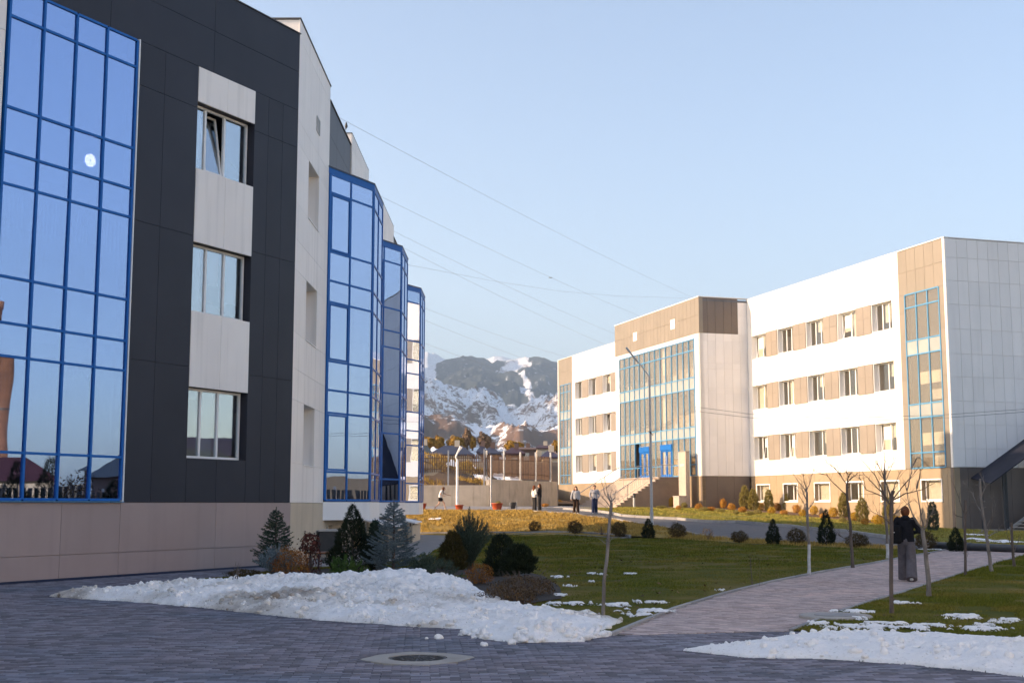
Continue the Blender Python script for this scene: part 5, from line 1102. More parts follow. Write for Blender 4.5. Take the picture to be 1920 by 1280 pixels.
mb = MB(); mb.lathe(p, [(.01, .1), (.15, .1), (.19, .5), (.2, .52), (.17, .5), (.14, .14), (.01, .14)], 14); mb.build('bucket', M['darkmetal'], o)
mb = MB(); mb.tube([p+Vector((.24, 0, -.05)), p+Vector((.24, 0, .56))], .03, 8); mb.tube([p+Vector((-.24, 0, -.05)), p+Vector((-.24, 0, .5))], .02, 8); mb.tube([p+Vector((-.24, 0, .48)), p+Vector((.24, 0, .48))], .015, 6); mb.build('stand', M['metal'], o)
# bollard light by the stairs
p = FO.p(28.75, 0, 8.1); p.z = gzf(p.x, p.y); o = thing('bollard_light', 'short bollard light with dark head at the stair side', 'lamp', p)
mb = MB(); mb.lathe(p, [(.09, -.05), (.09, .75)], 14); mb.build('post', M['metal'], o); mb = MB(); mb.lathe(p, [(.11, .75), (.11, 1.05), (.02, 1.1)], 14); mb.build('head', M['darkmetal'], o)
# manhole in the pavers
MC = Vector((-1.06, 14.73, 0)); o = thing('manhole', 'round iron manhole cover in a pale octagonal concrete collar in the pavers', 'manhole', MC)
n = 40; ang = [2*math.pi*k/n for k in range(n)]
out = [(MC.x+.60*math.cos(a)*(1.0+.0*1), MC.y+.60*math.sin(a)) for a in ang]
def sqr(a, R): c, s = math.cos(a-.2), math.sin(a-.2); k = R/max(abs(c)+abs(s)*.62, .62*abs(c)+abs(s)); return k
V = []
for a in ang: k = sqr(a, .66); V.append((MC.x+k*math.cos(a), MC.y+k*math.sin(a), .008))
V += [(MC.x+.335*math.cos(a), MC.y+.335*math.sin(a), .012) for a in ang]+[(MC.x+.335*math.cos(a), MC.y+.335*math.sin(a), -.05) for a in ang]
V += [(q[0], q[1], -.05) for q in V[:n]]
mb = MB(); mb.add(V, [(i, (i+1) % n, n+(i+1) % n, n+i) for i in range(n)]+[(n+i, n+(i+1) % n, 2*n+(i+1) % n, 2*n+i) for i in range(n)]+[(3*n+i, 3*n+(i+1) % n, (i+1) % n, i) for i in range(n)])
mb.build('collar', M['concrete'], o)
mb = MB(); mb.lathe(MC, [(.325, -.05), (.325, .0), (.315, .006), (.295, .006), (.29, -.004), (.2, -.004), (.195, .004), (.17, .004), (.165, -.004), (.01, -.004)], 40, sm=False)
for k in range(16): a = k*math.pi/8; mb.bar(MC+Vector((.06*math.cos(a), .06*math.sin(a), .0)), MC+Vector((.285*math.cos(a), .285*math.sin(a), .0)), .014, .012)
mb.build('cover', mk('cast_iron', (.045, .045, .05), (.075, .068, .065), 12, .55, metal=.5, bump=.3, bscale=90), o)
# second cover beside the path
p = Vector((4.95, 19.95, .0)); o = thing('manhole', 'weathered concrete manhole ring at the right edge of the path', 'manhole', p)
mb = MB(); mb.lathe(p, [(.55, -.05), (.55, .03), (.53, .045), (.33, .045), (.32, .02)], 36, sm=False); mb.build('ring', M['concrete'], o); mb = MB(); mb.lathe(p, [(.32, .0), (.32, .05), (.30, .055), (.01, .055)], 30, sm=False); mb.build('lid', M['kerb'], o)
# single snow clods on the pavers
for k, (u, v, r) in enumerate(((823, 1197, .06), (800, 1197, .025), (888, 1196, .035), (908, 1210, .05), (960, 1207, .06), (1445, 1234, .05), (1465, 1232, .04), (1392, 1230, .05))):
    p = hit(u, v); bm = bmesh.new(); bmesh.ops.create_icosphere(bm, subdivisions=3, radius=r)
    for w in bm.verts: w.co *= 1+.5*(float(vnoise(w.co.x*30+k*9, w.co.y*30+w.co.z*21, 3))-.5); w.co.z = max(w.co.z*.75, -r*.3)
    me = bpy.data.meshes.new('snow_clod'); bm.to_mesh(me); bm.free(); me.materials.append(M['snow'])
    tag(link(bpy.data.objects.new('snow_clod', me), None, Matrix.Translation(p+Vector((0, 0, r*.3)))), f'{"lone" if k == 0 else "small"} clod of snow on the pavers, {ORD[k]} from the left' if False else ['lone white clod of snow on the pavers left of the lumpy pile', 'tiny crumb of snow left of the lone clod', 'small snow clod at the left foot of the lumpy pile', 'snow clod in front of the lumpy pile', 'larger snow clod at the front of the lumpy pile', 'snow clod below the tip of the right snow bank', 'smaller snow clod right of another below the right bank', 'snow clod at the left end of the right snow bank'][k], 'snow', 'snow clods')
# dark pipe lying along the lawn on the right
a, b = hit(1745, 1028), hit(1990, 1038); o = thing('pipe', 'thick dark pipe lying along the grass below the outside stair', 'pipe', a)
mb = MB(); mb.tube([a+Vector((0, 0, .13)), a.lerp(b, .5)+Vector((0, 0, .13)), b+Vector((0, 0, .13))], .14, 14); mb.build('tube', M['darkmetal'], o); mb = MB(); mb.tube([a.lerp(b, .3)+Vector((0, 0, .13)), a.lerp(b, .33)+Vector((0, 0, .13))], .155, 14); mb.build('collar', M['darkmetal'], o)
# basement stair houses by the bay towers
for k, (yy, lab) in enumerate(((50.6, 'beige basement stair enclosure with sloping roof below the first bays'), (60.4, 'beige basement stair enclosure nearest the golden bank'))):
    o = thing('basement_entrance', lab, 'enclosure', (-5.2, yy, 0)); F = Frame((-6.1, yy), (0, 1), (1, 0))
    mb = MB(); mb.fbox(F, 0, 5.2, -.1, .75, 1.25, 1.45); mb.fbox(F, 4.95, 5.2, -.1, 1.0, 0, 1.249); mb.build('parapet', M['beige'], o)
    mb = MB(); mb.hexa([F.p(-.2, 1.15, -.05), F.p(4.2, 1.15, -.05), F.p(4.2, .82, 1.6), F.p(-.2, .82, 1.6), F.p(-.2, 1.21, -.05), F.p(4.2, 1.21, -.05), F.p(4.2, .88, 1.6), F.p(-.2, .88, 1.6)]); mb.build('sloping_roof', M['endpanel'], o)
    mb = MB()
    for s in (0, 2, 4): mb.bar(F.p(s, .7, 1.35), F.p(s, .86, 1.35), .05)
    mb.build('post', mk('red_brown_paint', (.10, .035, .025), (.08, .03, .02), 4, .6), o)
o = thing('equipment_box', 'black equipment box standing against the beige plinth', 'box', (-5.95, 42.6, 0)); mb = MB(); mb.aab(-6.28, -5.55, 42.0, 43.2, .12, .85); mb.build('body', M['darkmetal'], o, bevel=.02)
mb = MB(); mb.aab(-6.25, -5.6, 42.05, 43.15, 0, .12); mb.build('base', M['concrete'], o); mb = MB(); mb.aab(-6.3, -5.5, 41.96, 43.24, .85, .9); mb.build('lid', M['metal'], o)
p = hit(613, 1068); o = thing('bench', 'wooden bench with orange brown slats behind the wine red shrub', 'bench', p); ex = Vector((.62, .78, 0)); ey = Vector((-.78, .62, 0))
for k in range(4):
    mb = MB(); a = p+ey*(k*.11-.17)+Vector((0, 0, .46)); mb.bar(a-ex*.55, a+ex*.55, .09, .035); mb.build('slat', mk('bench_wood', (.30, .11, .045), (.24, .09, .04), 9, .55) if k == 0 else bpy.data.materials['bench_wood'], o)
for s in (-1, 1):
    for t in (-1, 1): mb = MB(); a = p+ex*.45*s+ey*.16*t; mb.bar(a, a+Vector((0, 0, .44)), .05); mb.build('leg', M['darkmetal'], o)
# lamp glowing behind the blue glass
pl_ = FD.p(7.2, 10.2, -.9); em = bpy.data.materials.new('lamp_glow'); em.use_nodes = True; q = em.node_tree.nodes['Principled BSDF']; q.inputs['Emission Color'].default_value = (1, .75, .6, 1); q.inputs['Emission Strength'].default_value = 9; q.inputs['Base Color'].default_value = (.8, .7, .6, 1)
o = thing('wall_lamp', 'glowing round ring lamp behind the blue glazing', 'lamp', pl_); mb = MB(); V = []; nn_ = 24
for r, of in ((.16, 0), (.16, .05), (.05, .05), (.05, 0)):
    V += [pl_+Vector((FD.d.x, FD.d.y, 0))*r*math.cos(2*math.pi*k/nn_)+Vector((0, 0, r*math.sin(2*math.pi*k/nn_)))+Vector((nD.x, nD.y, 0))*of for k in range(nn_)]
mb.add(V, [(i*nn_+k, i*nn_+(k+1) % nn_, ((i+1) % 4)*nn_+(k+1) % nn_, ((i+1) % 4)*nn_+k) for i in range(4) for k in range(nn_)]); mb.build('ring', em, o)
mb = MB(); mb.tube([pl_, pl_-Vector((nD.x, nD.y, 0))*4.0], .03, 8); mb.build('arm', M['metal'], o)
# bird on the parapet
p = at_y(638, 218, 47.2); p = Vector((C0.x+.1, 47.0, 15.75)); o = thing('bird', 'small dark bird perched on the charcoal parapet', 'bird', p)
mb = MB(); mb.lathe(p+Vector((0, 0, .05)), [(.005, 0), (.05, .04), (.06, .1), (.04, .16), (.035, .19), (.03, .22), (.003, .25)], 10); mb.tube([p+Vector((0, 0, .1)), p+Vector((-.05, .14, .05))], [.03, .012], 6); mb.tube([p+Vector((0, 0, .27)), p+Vector((.02, -.06, .265))], [.012, .002], 5)
for s in (-1, 1): mb.tube([p+Vector((.02*s, 0, 0)), p+Vector((.02*s, 0, .07))], .005, 5)
mb.build('body', M['darkmetal'], o)
# overhead wires
WIR = [((560, 180), (1310, 562), 44, 150, 'uppermost thin wire crossing the sky'), ((600, 312), (1240, 608), 60, 150, 'second wire from the top with a small clamp'), ((640, 385), (1210, 648), 64, 150, 'third wire from the top ending behind the entrance block'),
       ((650, 410), (1190, 668), 66, 150, 'fourth wire from the top ending behind the left wing'), ((700, 540), (1110, 682), 76, 160, 'fifth wire running down towards the left wing roof'), ((700, 560), (1090, 706), 78, 165, 'sixth wire running down behind the left wing'), ((700, 607), (1090, 738), 80, 170, 'lowest wire crossing in front of the mountains')]
M['wire'] = mk('wire', (.22, .22, .24), (.26, .26, .27), 3, .6)
for (a, b, ya, yb, lab) in WIR:
    A = at_y(*a, ya); B = at_y(*b, yb); mb = MB(); pts = []
    for k in range(25): t = k/24; q = A.lerp(B, t); q.z -= 4*t*(1-t)*.35; pts.append(q)
    mb.tube(pts, .0065, 5)
    if 'clamp' in lab: q = pts[11]; mb.tube([q-Vector((.12, 0, .02)), q+Vector((.12, .1, 0))], .04, 6)
    tag(mb.build('overhead_wire', M['wire'], None, loc=A), lab, 'wire', 'overhead wires')
mb = MB(); mb.tube([at_y(u, v, y) for u, v, y in ((700, 485, 66), (800, 503, 75), (920, 526, 88), (1050, 546, 105), (1160, 555, 125), (1330, 560, 150))], .0065, 5); tag(mb.build('overhead_wire', M['wire'], None, loc=at_y(700, 485, 66)), 'flat sagging wire that crosses the steeper ones', 'wire', 'overhead wires')
lt = lp+Vector((0, 0, (at_y(1218, 706, lp.y).z-lp.z)*.62))
for dz, ends, lab in ((0, [(1300, 762, 63.8), (1408, 776, 61), (1560, 784, 58), (1760, 778, 55), (1960, 764, 52)], 'upper cable from the lamp post to the right'), (-.12, [(1300, 770, 63.8), (1408, 783, 61), (1560, 790, 58), (1760, 784, 55), (1960, 769, 52)], 'lower cable from the lamp post to the right')):
    mb = MB(); mb.tube([lt+Vector((0, 0, dz))]+[at_y(*e) for e in ends], .010, 5); tag(mb.build('lamp_cable', M['wire'], None, loc=lt), lab+' across the white building', 'wire', 'cables on the lamp post')
mb = MB(); mb.tube([lt]+[at_y(*e) for e in ((1150, 773, 70), (1080, 786, 80), (960, 808, 100))], .010, 5); tag(mb.build('lamp_cable', M['wire'], None, loc=lt), 'cable from the lamp post to the left wing', 'wire', 'cables on the lamp post')
# ------------------------------------------------------------------ retaining wall and fence
W0, W1, W2 = Vector((-26, 98.5)), Vector((-1.75, 99.9)), Vector((4.0, 112.0))
o = thing('retaining_wall', 'concrete retaining wall with board marks below the slatted fence', 'wall', (-1.7, 99.9, 1.5))
F = Frame(W0, W1-W0, (.05, -1)); Lw = (W1-W0).length
zt = at_y(850, 909, 99.5).z
mb = MB(); mb.fbox(F, 0, Lw, 1.0, zt-.03, -.3, -.03); sg = mb.build('wall_segment', M['wallconc'], o)
for k in range(int(Lw/1.22)+1): a, b = Lw-(k+1)*1.22, Lw-k*1.22; bobj('formwork_panel', F, max(a, 0)+.012, b-.012, 1.0, zt, -.03, .01, M['wallconc'], sg)
F2 = Frame(W1, W2-W1, (W2.y-W1.y, W1.x-W2.x)); L2 = (W2-W1).length; zt2 = at_y(922, 898, 100).z
mb = MB(); mb.fbox(F2, 0, L2, .8, zt2-.03, -.3, -.03); sg2 = mb.build('wall_segment', M['concrete'], o)
for k in range(int(L2/1.2)): bobj('formwork_panel', F2, k*1.2+.012, (k+1)*1.2-.012, .8, zt2, -.03, .01, M['wallconc'], sg2)
F3 = Frame(W2, Vector((.4, 29.5)), (1, -.01)); bobj('wall_segment', F3, 0.02, 29.4, .8, zt2-.05, -.3, 0, M['concrete'], o)
M['rust'] = mk('rusty_slat', (.20, .105, .055), (.13, .070, .04), 5, .8, rnd=.3)
M['galv'] = mk('galvanised_post', (.42, .42, .43), (.34, .34, .35), 4, .5, metal=.4)
fo = thing('slat_fence', 'tall fence of thin rusty vertical slats between grey posts', 'fence', (-1.7, 100.4, 3))
mbr = MB()
def fence_run(F, s0, s1, top0, top1, bot0, bot1, posts, pb, out):
    n = int((s1-s0)/.17)
    for k in range(n):
        s = s0+(k+.5)*(s1-s0)/n; t = (s-s0)/(s1-s0); zt_ = top0+(top1-top0)*t+.05*math.sin(k*2.1); zb = bot0+(bot1-bot0)*t
        bobj('slat', F, s-.033, s+.033, round(zb, 1), round(zt_, 1), out-.02, out, M['rust'], fo)
    for s in posts:
        t = (s-s0)/(s1-s0); bobj('post', F, s-.06, s+.06, pb, round(top0+(top1-top0)*t+.35, 1), out+.002, out+.12, M['galv'], fo)
    for f in (.2, .8): mbr.bar(F.p(s0, bot0+(top0-bot0)*f, out-.045), F.p(s1, bot1+(top1-bot1)*f, out-.045), .05)
yy = 100.; zf = lambda v, y: at_y(900, v, y).z
fence_run(F, Lw-9, Lw+.3, zf(853, 99), zf(850, 100), zf(880, 99), zf(890, 100), [Lw-s for s in (8.1, 5.2, 3.2, .4)], 2.9, -.55)
fence_run(F2, .1, L2, zf(852, 100.5), zf(856, 112), zf(892, 100.5), zf(901, 112), [.5, 3.6, 6.7, 9.8, 12.9], zt2-.1, -.55)
mbr.build('fence_rail', M['rust'], fo)
p = Vector((-1.62, 99.55, 1.4)); o = thing('steel_post', 'tall grey steel post at the step of the retaining wall', 'post', p); mb = MB(); mb.tube([p, p+Vector((0, 0, 4.0))], .07, 10); mb.build('shaft', M['galv'], o); mb = MB(); mb.lathe(p+Vector((0, 0, 4.0)), [(.08, 0), (.08, .06), (.01, .1)], 10); mb.build('cap', M['galv'], o)
# ================================================================== PEOPLE
def sph(mb, c, r, n=10, sq=(1, 1, 1)):
    c = Vector(c); m = n//2+1; V = []; 
    for i in range(m+1):
        t = math.pi*i/m
        for j in range(n): a = 2*math.pi*j/n; V.append(c+Vector((r*sq[0]*math.sin(t)*math.cos(a), r*sq[1]*math.sin(t)*math.sin(a), r*sq[2]*math.cos(t))))
    mb.add(V, [(i*n+j, i*n+(j+1) % n, (i+1)*n+(j+1) % n, (i+1)*n+j) for i in range(m) for j in range(n)], 0, True)
def chain(mb, pts, rad):
    mb.tube(pts, rad, 10)
    for p, r in zip(pts, rad): sph(mb, p, r*.99)
def skinned(mb, name, mat, parent, vox):
    o = mb.build(name, mat, parent); r = o.modifiers.new('remesh', 'REMESH'); r.mode = 'VOXEL'; r.voxel_size = vox; r.use_smooth_shade = True
    s = o.modifiers.new('smooth', 'SMOOTH'); s.factor = .5; s.iterations = 4; return o
def legs_(mb, pts, rad):                                           # trouser legs end in an open hem, not in a ball
    mb.tube(pts, rad, 14); sph(mb, pts[0], rad[0]*.99); sph(mb, pts[1], rad[1]*.99)
CL = {}
def cloth(k, a, rough=.85):
    if k not in CL: CL[k] = mk('cloth_'+k, a, tuple(x*.72 for x in a), 9, max(rough, .8), bump=.5, bscale=22, spec=.15)
    return CL[k]
SKIN = mk('skin', (.52, .30, .21), (.47, .27, .19), 6, .55)
def person(label, loc, yaw, top, bottom, hair, pose, vox=.014, H=1.66, hem=.085, hairlen=.3, shoe=(.6, .58, .56), sleeve=True, extra=None, hood=None):
    loc = Vector(loc); o = thing('person', label, 'person', loc); k = H/1.68; c, s = math.cos(yaw), math.sin(yaw)
    def W_(x, y, z): x, y, z = x*k, y*k, z*k; return loc+Vector((x*c-y*s, x*s+y*c, z))
    J = dict(pel=(0, 0, .90), wst=(0, 0, 1.06), chs=(0, 0, 1.28), nek=(0, 0, 1.43), hed=(0, .015, 1.565),
             sL=(-.175, 0, 1.38), eL=(-.23, -.03, 1.12), wL=(-.22, .06, .88), sR=(.175, 0, 1.38), eR=(.23, -.03, 1.12), wR=(.22, .06, .88),
             hL=(-.085, 0, .88), kL=(-.09, .02, .48), aL=(-.09, 0, .09), hR=(.085, 0, .88), kR=(.09, .02, .48), aR=(.09, 0, .09))
    J.update(pose); p = {n: W_(*v) for n, v in J.items()}; fw = W_(0, 1, 0)-loc; fw.normalize(); rt = W_(1, 0, 0)-loc; rt.normalize()
    mb = MB()                                                      # the body: one surface
    chain(mb, [p['pel'], p['wst'], p['chs'], p['nek']], [.125*k, .105*k, .125*k, .055*k]); chain(mb, [p['nek'], p['hed']], [.052*k, .06*k]); chain(mb, [p['sL'], p['chs'], p['sR']], [.055*k, .10*k, .055*k])
    hd = p['hed']; sph(mb, hd, .105*k, 14, (.80, .86, 1.12)); sph(mb, hd+fw*.075*k-Vector((0, 0, .045*k)), .05*k, 8); chain(mb, [hd+fw*.092*k+Vector((0, 0, .01)), hd+fw*.115*k-Vector((0, 0, .02*k))], [.012*k, .018*k])
    for q in (-1, 1): sph(mb, hd+rt*.084*k*q-Vector((0, 0, .005)), .022*k, 6, (.6, 1, 1.3))
    for S in 'LR':
        chain(mb, [p['s'+S], p['e'+S], p['w'+S]], [.05*k, .04*k, .028*k]); chain(mb, [p['h'+S], p['k'+S], p['a'+S]], [.082*k, .055*k, .038*k])
        d = (p['w'+S]-p['e'+S]).normalized(); pc = p['w'+S]+d*.05*k; sph(mb, pc, .036*k, 8, (.8, .8, 1.15)); sd2 = d.cross(rt); sd2 = sd2.normalized() if sd2.length > .2 else fw
        for i in range(4):
            b = pc+d*.03*k+sd2*(i-1.5)*.018*k; L = (.07, .08, .076, .06)[i]*k; nrm_ = d.cross(sd2); chain(mb, [b, b+d*L*.55, b+d*L*.85+nrm_*L*.35], [.0095*k, .0085*k, .007*k])
        b = pc-sd2*.03*k; chain(mb, [b, b-sd2*.03*k+d*.03*k, b-sd2*.03*k+d*.06*k], [.011*k, .010*k, .008*k])
        ft = p['a'+S]; chain(mb, [ft, ft+fw*.12*k-Vector((0, 0, .05*k))], [.038*k, .03*k])
    skinned(mb, 'body', SKIN, o, vox)
    mb = MB(); g = .028*k
    for q in (-1, 1):
        mb.tube([p['pel']+rt*.065*k*q+Vector((0, 0, -.01)), p['wst']+rt*.06*k*q, p['chs']+rt*.06*k*q, p['nek']-Vector((0, 0, .05*k))], [.128*k, .118*k, .122*k, .06*k], 12)
    chain(mb, [p['wst'], p['chs'], p['nek']-Vector((0, 0, .045*k))], [.125*k, .14*k, .072*k]); mb.tube([p['pel']+Vector((0, 0, -.01)), p['wst']], [.128*k, .125*k], 12); chain(mb, [p['sL'], p['chs'], p['sR']], [.075*k, .12*k, .075*k])
    for S in 'LR': chain(mb, [p['s'+S], p['e'+S], p['w'+S]] if sleeve else [p['s'+S], p['s'+S].lerp(p['e'+S], .5)], [.075*k, .062*k, .048*k] if sleeve else [.07*k, .062*k])
    if hood: sph(mb, p['nek']-fw*.04*k, .11*k, 10, (1, 1, .6))
    skinned(mb, 'top', top, o, vox)
    mb = MB(); chain(mb, [p['pel']+Vector((0, 0, .06)), p['pel']], [.128*k, .138*k])
    for S in 'LR': legs_(mb, [p['h'+S], p['k'+S], p['a'+S]+Vector((0, 0, -.055*k))] if hem else [p['h'+S], p['h'+S].lerp(p['k'+S], .45)], [.105*k, (.075+hem)*.55*k, hem*k] if hem else [.105*k, .10*k])
    skinned(mb, 'trousers' if hem else 'shorts', bottom, o, vox)
    for S in 'LR':
        mb = MB(); ft = p['a'+S]; chain(mb, [ft-fw*.03*k-Vector((0, 0, .045*k)), ft+fw*.08*k-Vector((0, 0, .05*k)), ft+fw*.17*k-Vector((0, 0, .055*k))], [.042*k, .042*k, .03*k]); mb.build('shoe', cloth('shoe%d' % int(shoe[0]*100), shoe), o)
    mb = MB(); sph(mb, hd-fw*.018*k+Vector((0, 0, .018*k)), .118*k, 14, (.86, .92, 1.08))
    if hairlen:
        for j in range(7):
            a = (j-3)*.36; dv = -fw*math.cos(a)+rt*math.sin(a); q = hd+dv*.085*k; chain(mb, [q, q+dv*.025*k-Vector((0, 0, hairlen*.5*k)), q+dv*.02*k-Vector((0, 0, hairlen*k))], [.045*k, .042*k, .022*k])
    hr = mb.build('hair' if not hood else 'beanie', hair, o)
    hr.scale = (1, 1, 1)
    # keep the face clear of hair: push the cap back
    for v in hr.data.vertices:
        w = v.co+loc-hd; f_ = w.dot(fw)
        if f_ > .03*k and w.z < .06*k: v.co -= fw*(f_-.03*k)
    for q in (-1, 1): e = MB(); sph(e, hd+fw*.086*k+rt*.033*k*q+Vector((0, 0, .012*k)), .011*k, 6); e.build('eye', M['darkmetal'], o)
    e = MB(); e.bar(hd+fw*.113*k-rt*.02*k-Vector((0, 0, .055*k)), hd+fw*.113*k+rt*.02*k-Vector((0, 0, .055*k)), .01*k, .008*k); e.build('mouth', mk('lips', (.38, .13, .11), None, 5, .5) if 'lips' not in bpy.data.materials else bpy.data.materials['lips'], o)
    if extra: extra(o, p, fw, rt, k)
    return o
wk = Vector((8.87, 29.15, 0)); wk.z = gzf(wk.x, wk.y)
def pack(o, p, fw, rt, k):
    mb = MB(); c = p['chs']-fw*.17*k-Vector((0, 0, .20*k))-rt*.20*k; up = Vector((0, 0, 1)); P = []
    for z in (-.22, .20):
        for a, b in ((-.12, -.08), (.12, -.08), (.12, .08), (-.12, .08)): P.append(c+rt*a*k+fw*b*k+up*z*k)
    mb.hexa(P); bag = mb.build('backpack', cloth('bag', (.010, .010, .012)), o, bevel=.05)
    mb = MB(); mb.bar(c-fw*.1*k+up*.02-rt*.08, c-fw*.1*k+up*.035-rt*.02, .01, .012); mb.build('reflector', M['pvc'], bag)
    mb = MB(); mb.tube([c+up*.2*k, p['sL']+up*.07*k, p['sL']+fw*.11*k-up*.1*k], .018, 6); mb.build('strap', cloth('bag', (.01, .01, .012)), bag)
person('person seen from behind in black jacket, brown beanie and wide grey trousers on the path', wk, -math.atan2(.36, .93), cloth('jacket', (.012, .012, .016), .5), cloth('greytrs', (.13, .115, .125)), cloth('beanie', (.16, .055, .025)),
       dict(eL=(-.29, .02, 1.13), wL=(-.13, .2, 1.05), eR=(.29, .04, 1.13), wR=(.12, .22, 1.08), hL=(-.09, 0, .88), hR=(.09, 0, .88), kL=(-.095, .17, .50), aL=(-.095, .26, .10), kR=(.10, -.02, .48), aR=(.11, -.26, .12), chs=(0, .02, 1.27), nek=(0, .04, 1.42), hed=(0, .07, 1.55)), 0.010, 1.67, .128, 0, hood=True, extra=pack)
def pt(u, v): return hit(u, v)
person('person in white top and black shorts lunging with one arm stretched out', pt(825, 955), -math.pi/2, cloth('white', (.75, .73, .70)), cloth('black', (.018, .016, .018)), cloth('brownhair', (.13, .055, .025)),
       dict(pel=(0, 0, .82), wst=(0, .03, .98), chs=(0, .10, 1.18), nek=(0, .2, 1.30), hed=(0, .25, 1.40), sL=(-.16, .14, 1.27), eL=(-.2, .34, 1.05), wL=(-.18, .62, .98), sR=(.16, .12, 1.27), eR=(.24, .02, 1.05), wR=(.2, .2, .95),
            hL=(-.08, 0, .80), kL=(-.09, .27, .46), aL=(-.09, .36, .10), hR=(.08, 0, .80), kR=(.09, -.05, .42), aR=(.09, -.36, .12)), .016, 1.65, 0, .34, sleeve=False)
person('person with red brown hair in white top and dark trousers, left of a pair', pt(1002, 957), -1.0, cloth('white', (.75, .73, .70)), cloth('charcoal', (.035, .033, .034)), cloth('redhair', (.17, .055, .022)), dict(wR=(.12, .2, 1.05), eR=(.24, .02, 1.12)), .016, 1.62, .10, .36)
person('person with long brown hair all in black, right of a standing pair', pt(1012, 957), 1.4, cloth('black', (.018, .016, .018)), cloth('charcoal', (.035, .033, .034)), cloth('brownhair', (.13, .055, .025)), dict(wL=(-.05, .26, 1.18), eL=(-.24, .06, 1.14), wR=(.1, .26, 1.1), eR=(.25, .05, 1.12)), .016, 1.72, .11, .36)
def chest_print(o, p, fw, rt, k):
    mb = MB(); c = p['chs']+fw*.158*k-Vector((0, 0, .03*k))
    for i, w in enumerate((.05, .035, .05, .04)): a = c+rt*(-.09+i*.06)*k; mb.bar(a, a+rt*w*k, .012, .05*k, up=fw)
    mb.build('print', cloth('navyprint', (.02, .022, .06)), o)
person('person with long hair in pale grey sweatshirt and dark brown trousers walking towards the lawn', pt(1080, 963), math.pi+.1, cloth('palegrey', (.50, .50, .52)), cloth('brown', (.045, .026, .018)), cloth('brownhair', (.13, .055, .025)), dict(eR=(.27, .0, 1.13), wR=(.30, .06, .93), kL=(-.09, .1, .48), aL=(-.1, .10, .09), aR=(.1, -.14, .11)), .016, 1.66, .09, .26)
person('person with short dark hair in grey printed hoodie and navy jeans below the stairs', pt(1115, 963), math.pi-.1, cloth('grey', (.40, .40, .44)), cloth('navy', (.035, .045, .095)), cloth('darkhair', (.03, .018, .014)), dict(eL=(-.28, .0, 1.14), wL=(-.24, .12, .98), eR=(.28, .0, 1.14), wR=(.24, .12, .98), aR=(.09, .12, .09), kR=(.09, .1, .48), aL=(-.09, -.1, .1)), .016, 1.74, .095, 0, extra=chest_print)
person('person in white top standing behind the glass of the right entrance door', FC.p(30.9, 3.86, -.9), -2.2, cloth('white', (.75, .73, .70)), cloth('black', (.018, .016, .018)), cloth('redhair', (.17, .055, .022)), {}, .02, 1.65, .08, .2)
# ================================================================== FAR
def house(label, u0, u1, vtop, veave, y, depth, roofc, wallc, hip=.35, cat='house'):
    a = at_y(u0, veave, y); b = at_y(u1, veave, y); zr = at_y((u0+u1)/2, vtop, y+depth/2).z; ze = a.z; xm = (a.x+b.x)/2; g = ze-3.2
    o = thing('house', label, cat, (xm, y, g), 'houses beyond the hillside'); w = b.x-a.x
    mb = MB(); mb.aab(a.x+.4, b.x-.4, y+.4, y+depth-.4, g-3, ze); wl_ = mb.build('wall', wallc, o)
    V = [(a.x, y, ze), (b.x, y, ze), (b.x, y+depth, ze), (a.x, y+depth, ze), (a.x+w*hip, y+depth/2, zr), (b.x-w*hip, y+depth/2, zr), (a.x, y, ze-.2), (b.x, y, ze-.2), (b.x, y+depth, ze-.2), (a.x, y+depth, ze-.2)]
    mb = MB(); mb.add(V, [(0, 1, 5, 4), (1, 2, 5), (2, 3, 4, 5), (3, 0, 4), (6, 7, 1, 0), (7, 8, 2, 1), (8, 9, 3, 2), (9, 6, 0, 3), (9, 8, 7, 6)]); rf = mb.build('roof', roofc, o)
    mb = MB(); cx = a.x+w*.6; mb.aab(cx-.35, cx+.35, y+depth/2-.9, y+depth/2-.2, ze, zr+.7); mb.build('chimney', wallc, rf)
    for k in range(max(1, int(w/4))):
        x = a.x+w*(k+.5)/max(1, int(w/4)); mb = MB(); mb.aab(x-.5, x+.5, y+.34, y+.42, ze-2.0, ze-.7); mb.build('window', M['gl_span'], wl_)
    return o
rn_ = mk('navy_roof', (.022, .022, .045), (.03, .03, .055), .4, .6); rr_ = mk('maroon_roof', (.06, .018, .022), (.05, .016, .02), .4, .6); rp_ = mk('purple_roof', (.035, .02, .045), (.03, .018, .04), .4, .6); rg_ = mk('green_grey_roof', (.03, .04, .04), (.025, .032, .034), .4, .6)
wc_ = mk('cream_wall', (.55, .46, .36), (.5, .42, .33), .3, .8); wb_ = mk('brown_wall', (.16, .095, .075), (.13, .08, .065), .3, .8)
house('house with dark green grey roof at the left end of the far houses', 770, 806, 832, 848, 185, 12, rg_, wc_)
house('house with long navy hipped roof above the fence', 802, 888, 835, 851, 175, 13, rn_, wc_, .3)
house('house with small dark roof and chimney right of the long navy roof', 893, 912, 834, 846, 215, 9, rn_, wb_, .4)
house('house with navy pyramid roof in the middle of the far houses', 898, 940, 838, 849, 190, 11, rn_, wb_, .45)
house('house with maroon roof right of the navy pyramid roof', 944, 985, 839, 849, 205, 10, rr_, wb_, .35)
house('flat brown house left of the cream house', 968, 1006, 838, 841, 225, 10, wb_, wb_, .05)
house('cream house with red roof near the white building', 1003, 1038, 834, 839, 235, 11, rr_, wc_, .2)
house('house with purple roof partly hidden by the white building', 1012, 1052, 845, 856, 170, 12, rp_, wc_, .4)
house('house beyond the white building', 1046, 1090, 836, 848, 210, 12, rn_, wc_)
house('house hidden behind the bay towers', 700, 768, 834, 850, 200, 12, rr_, wc_)
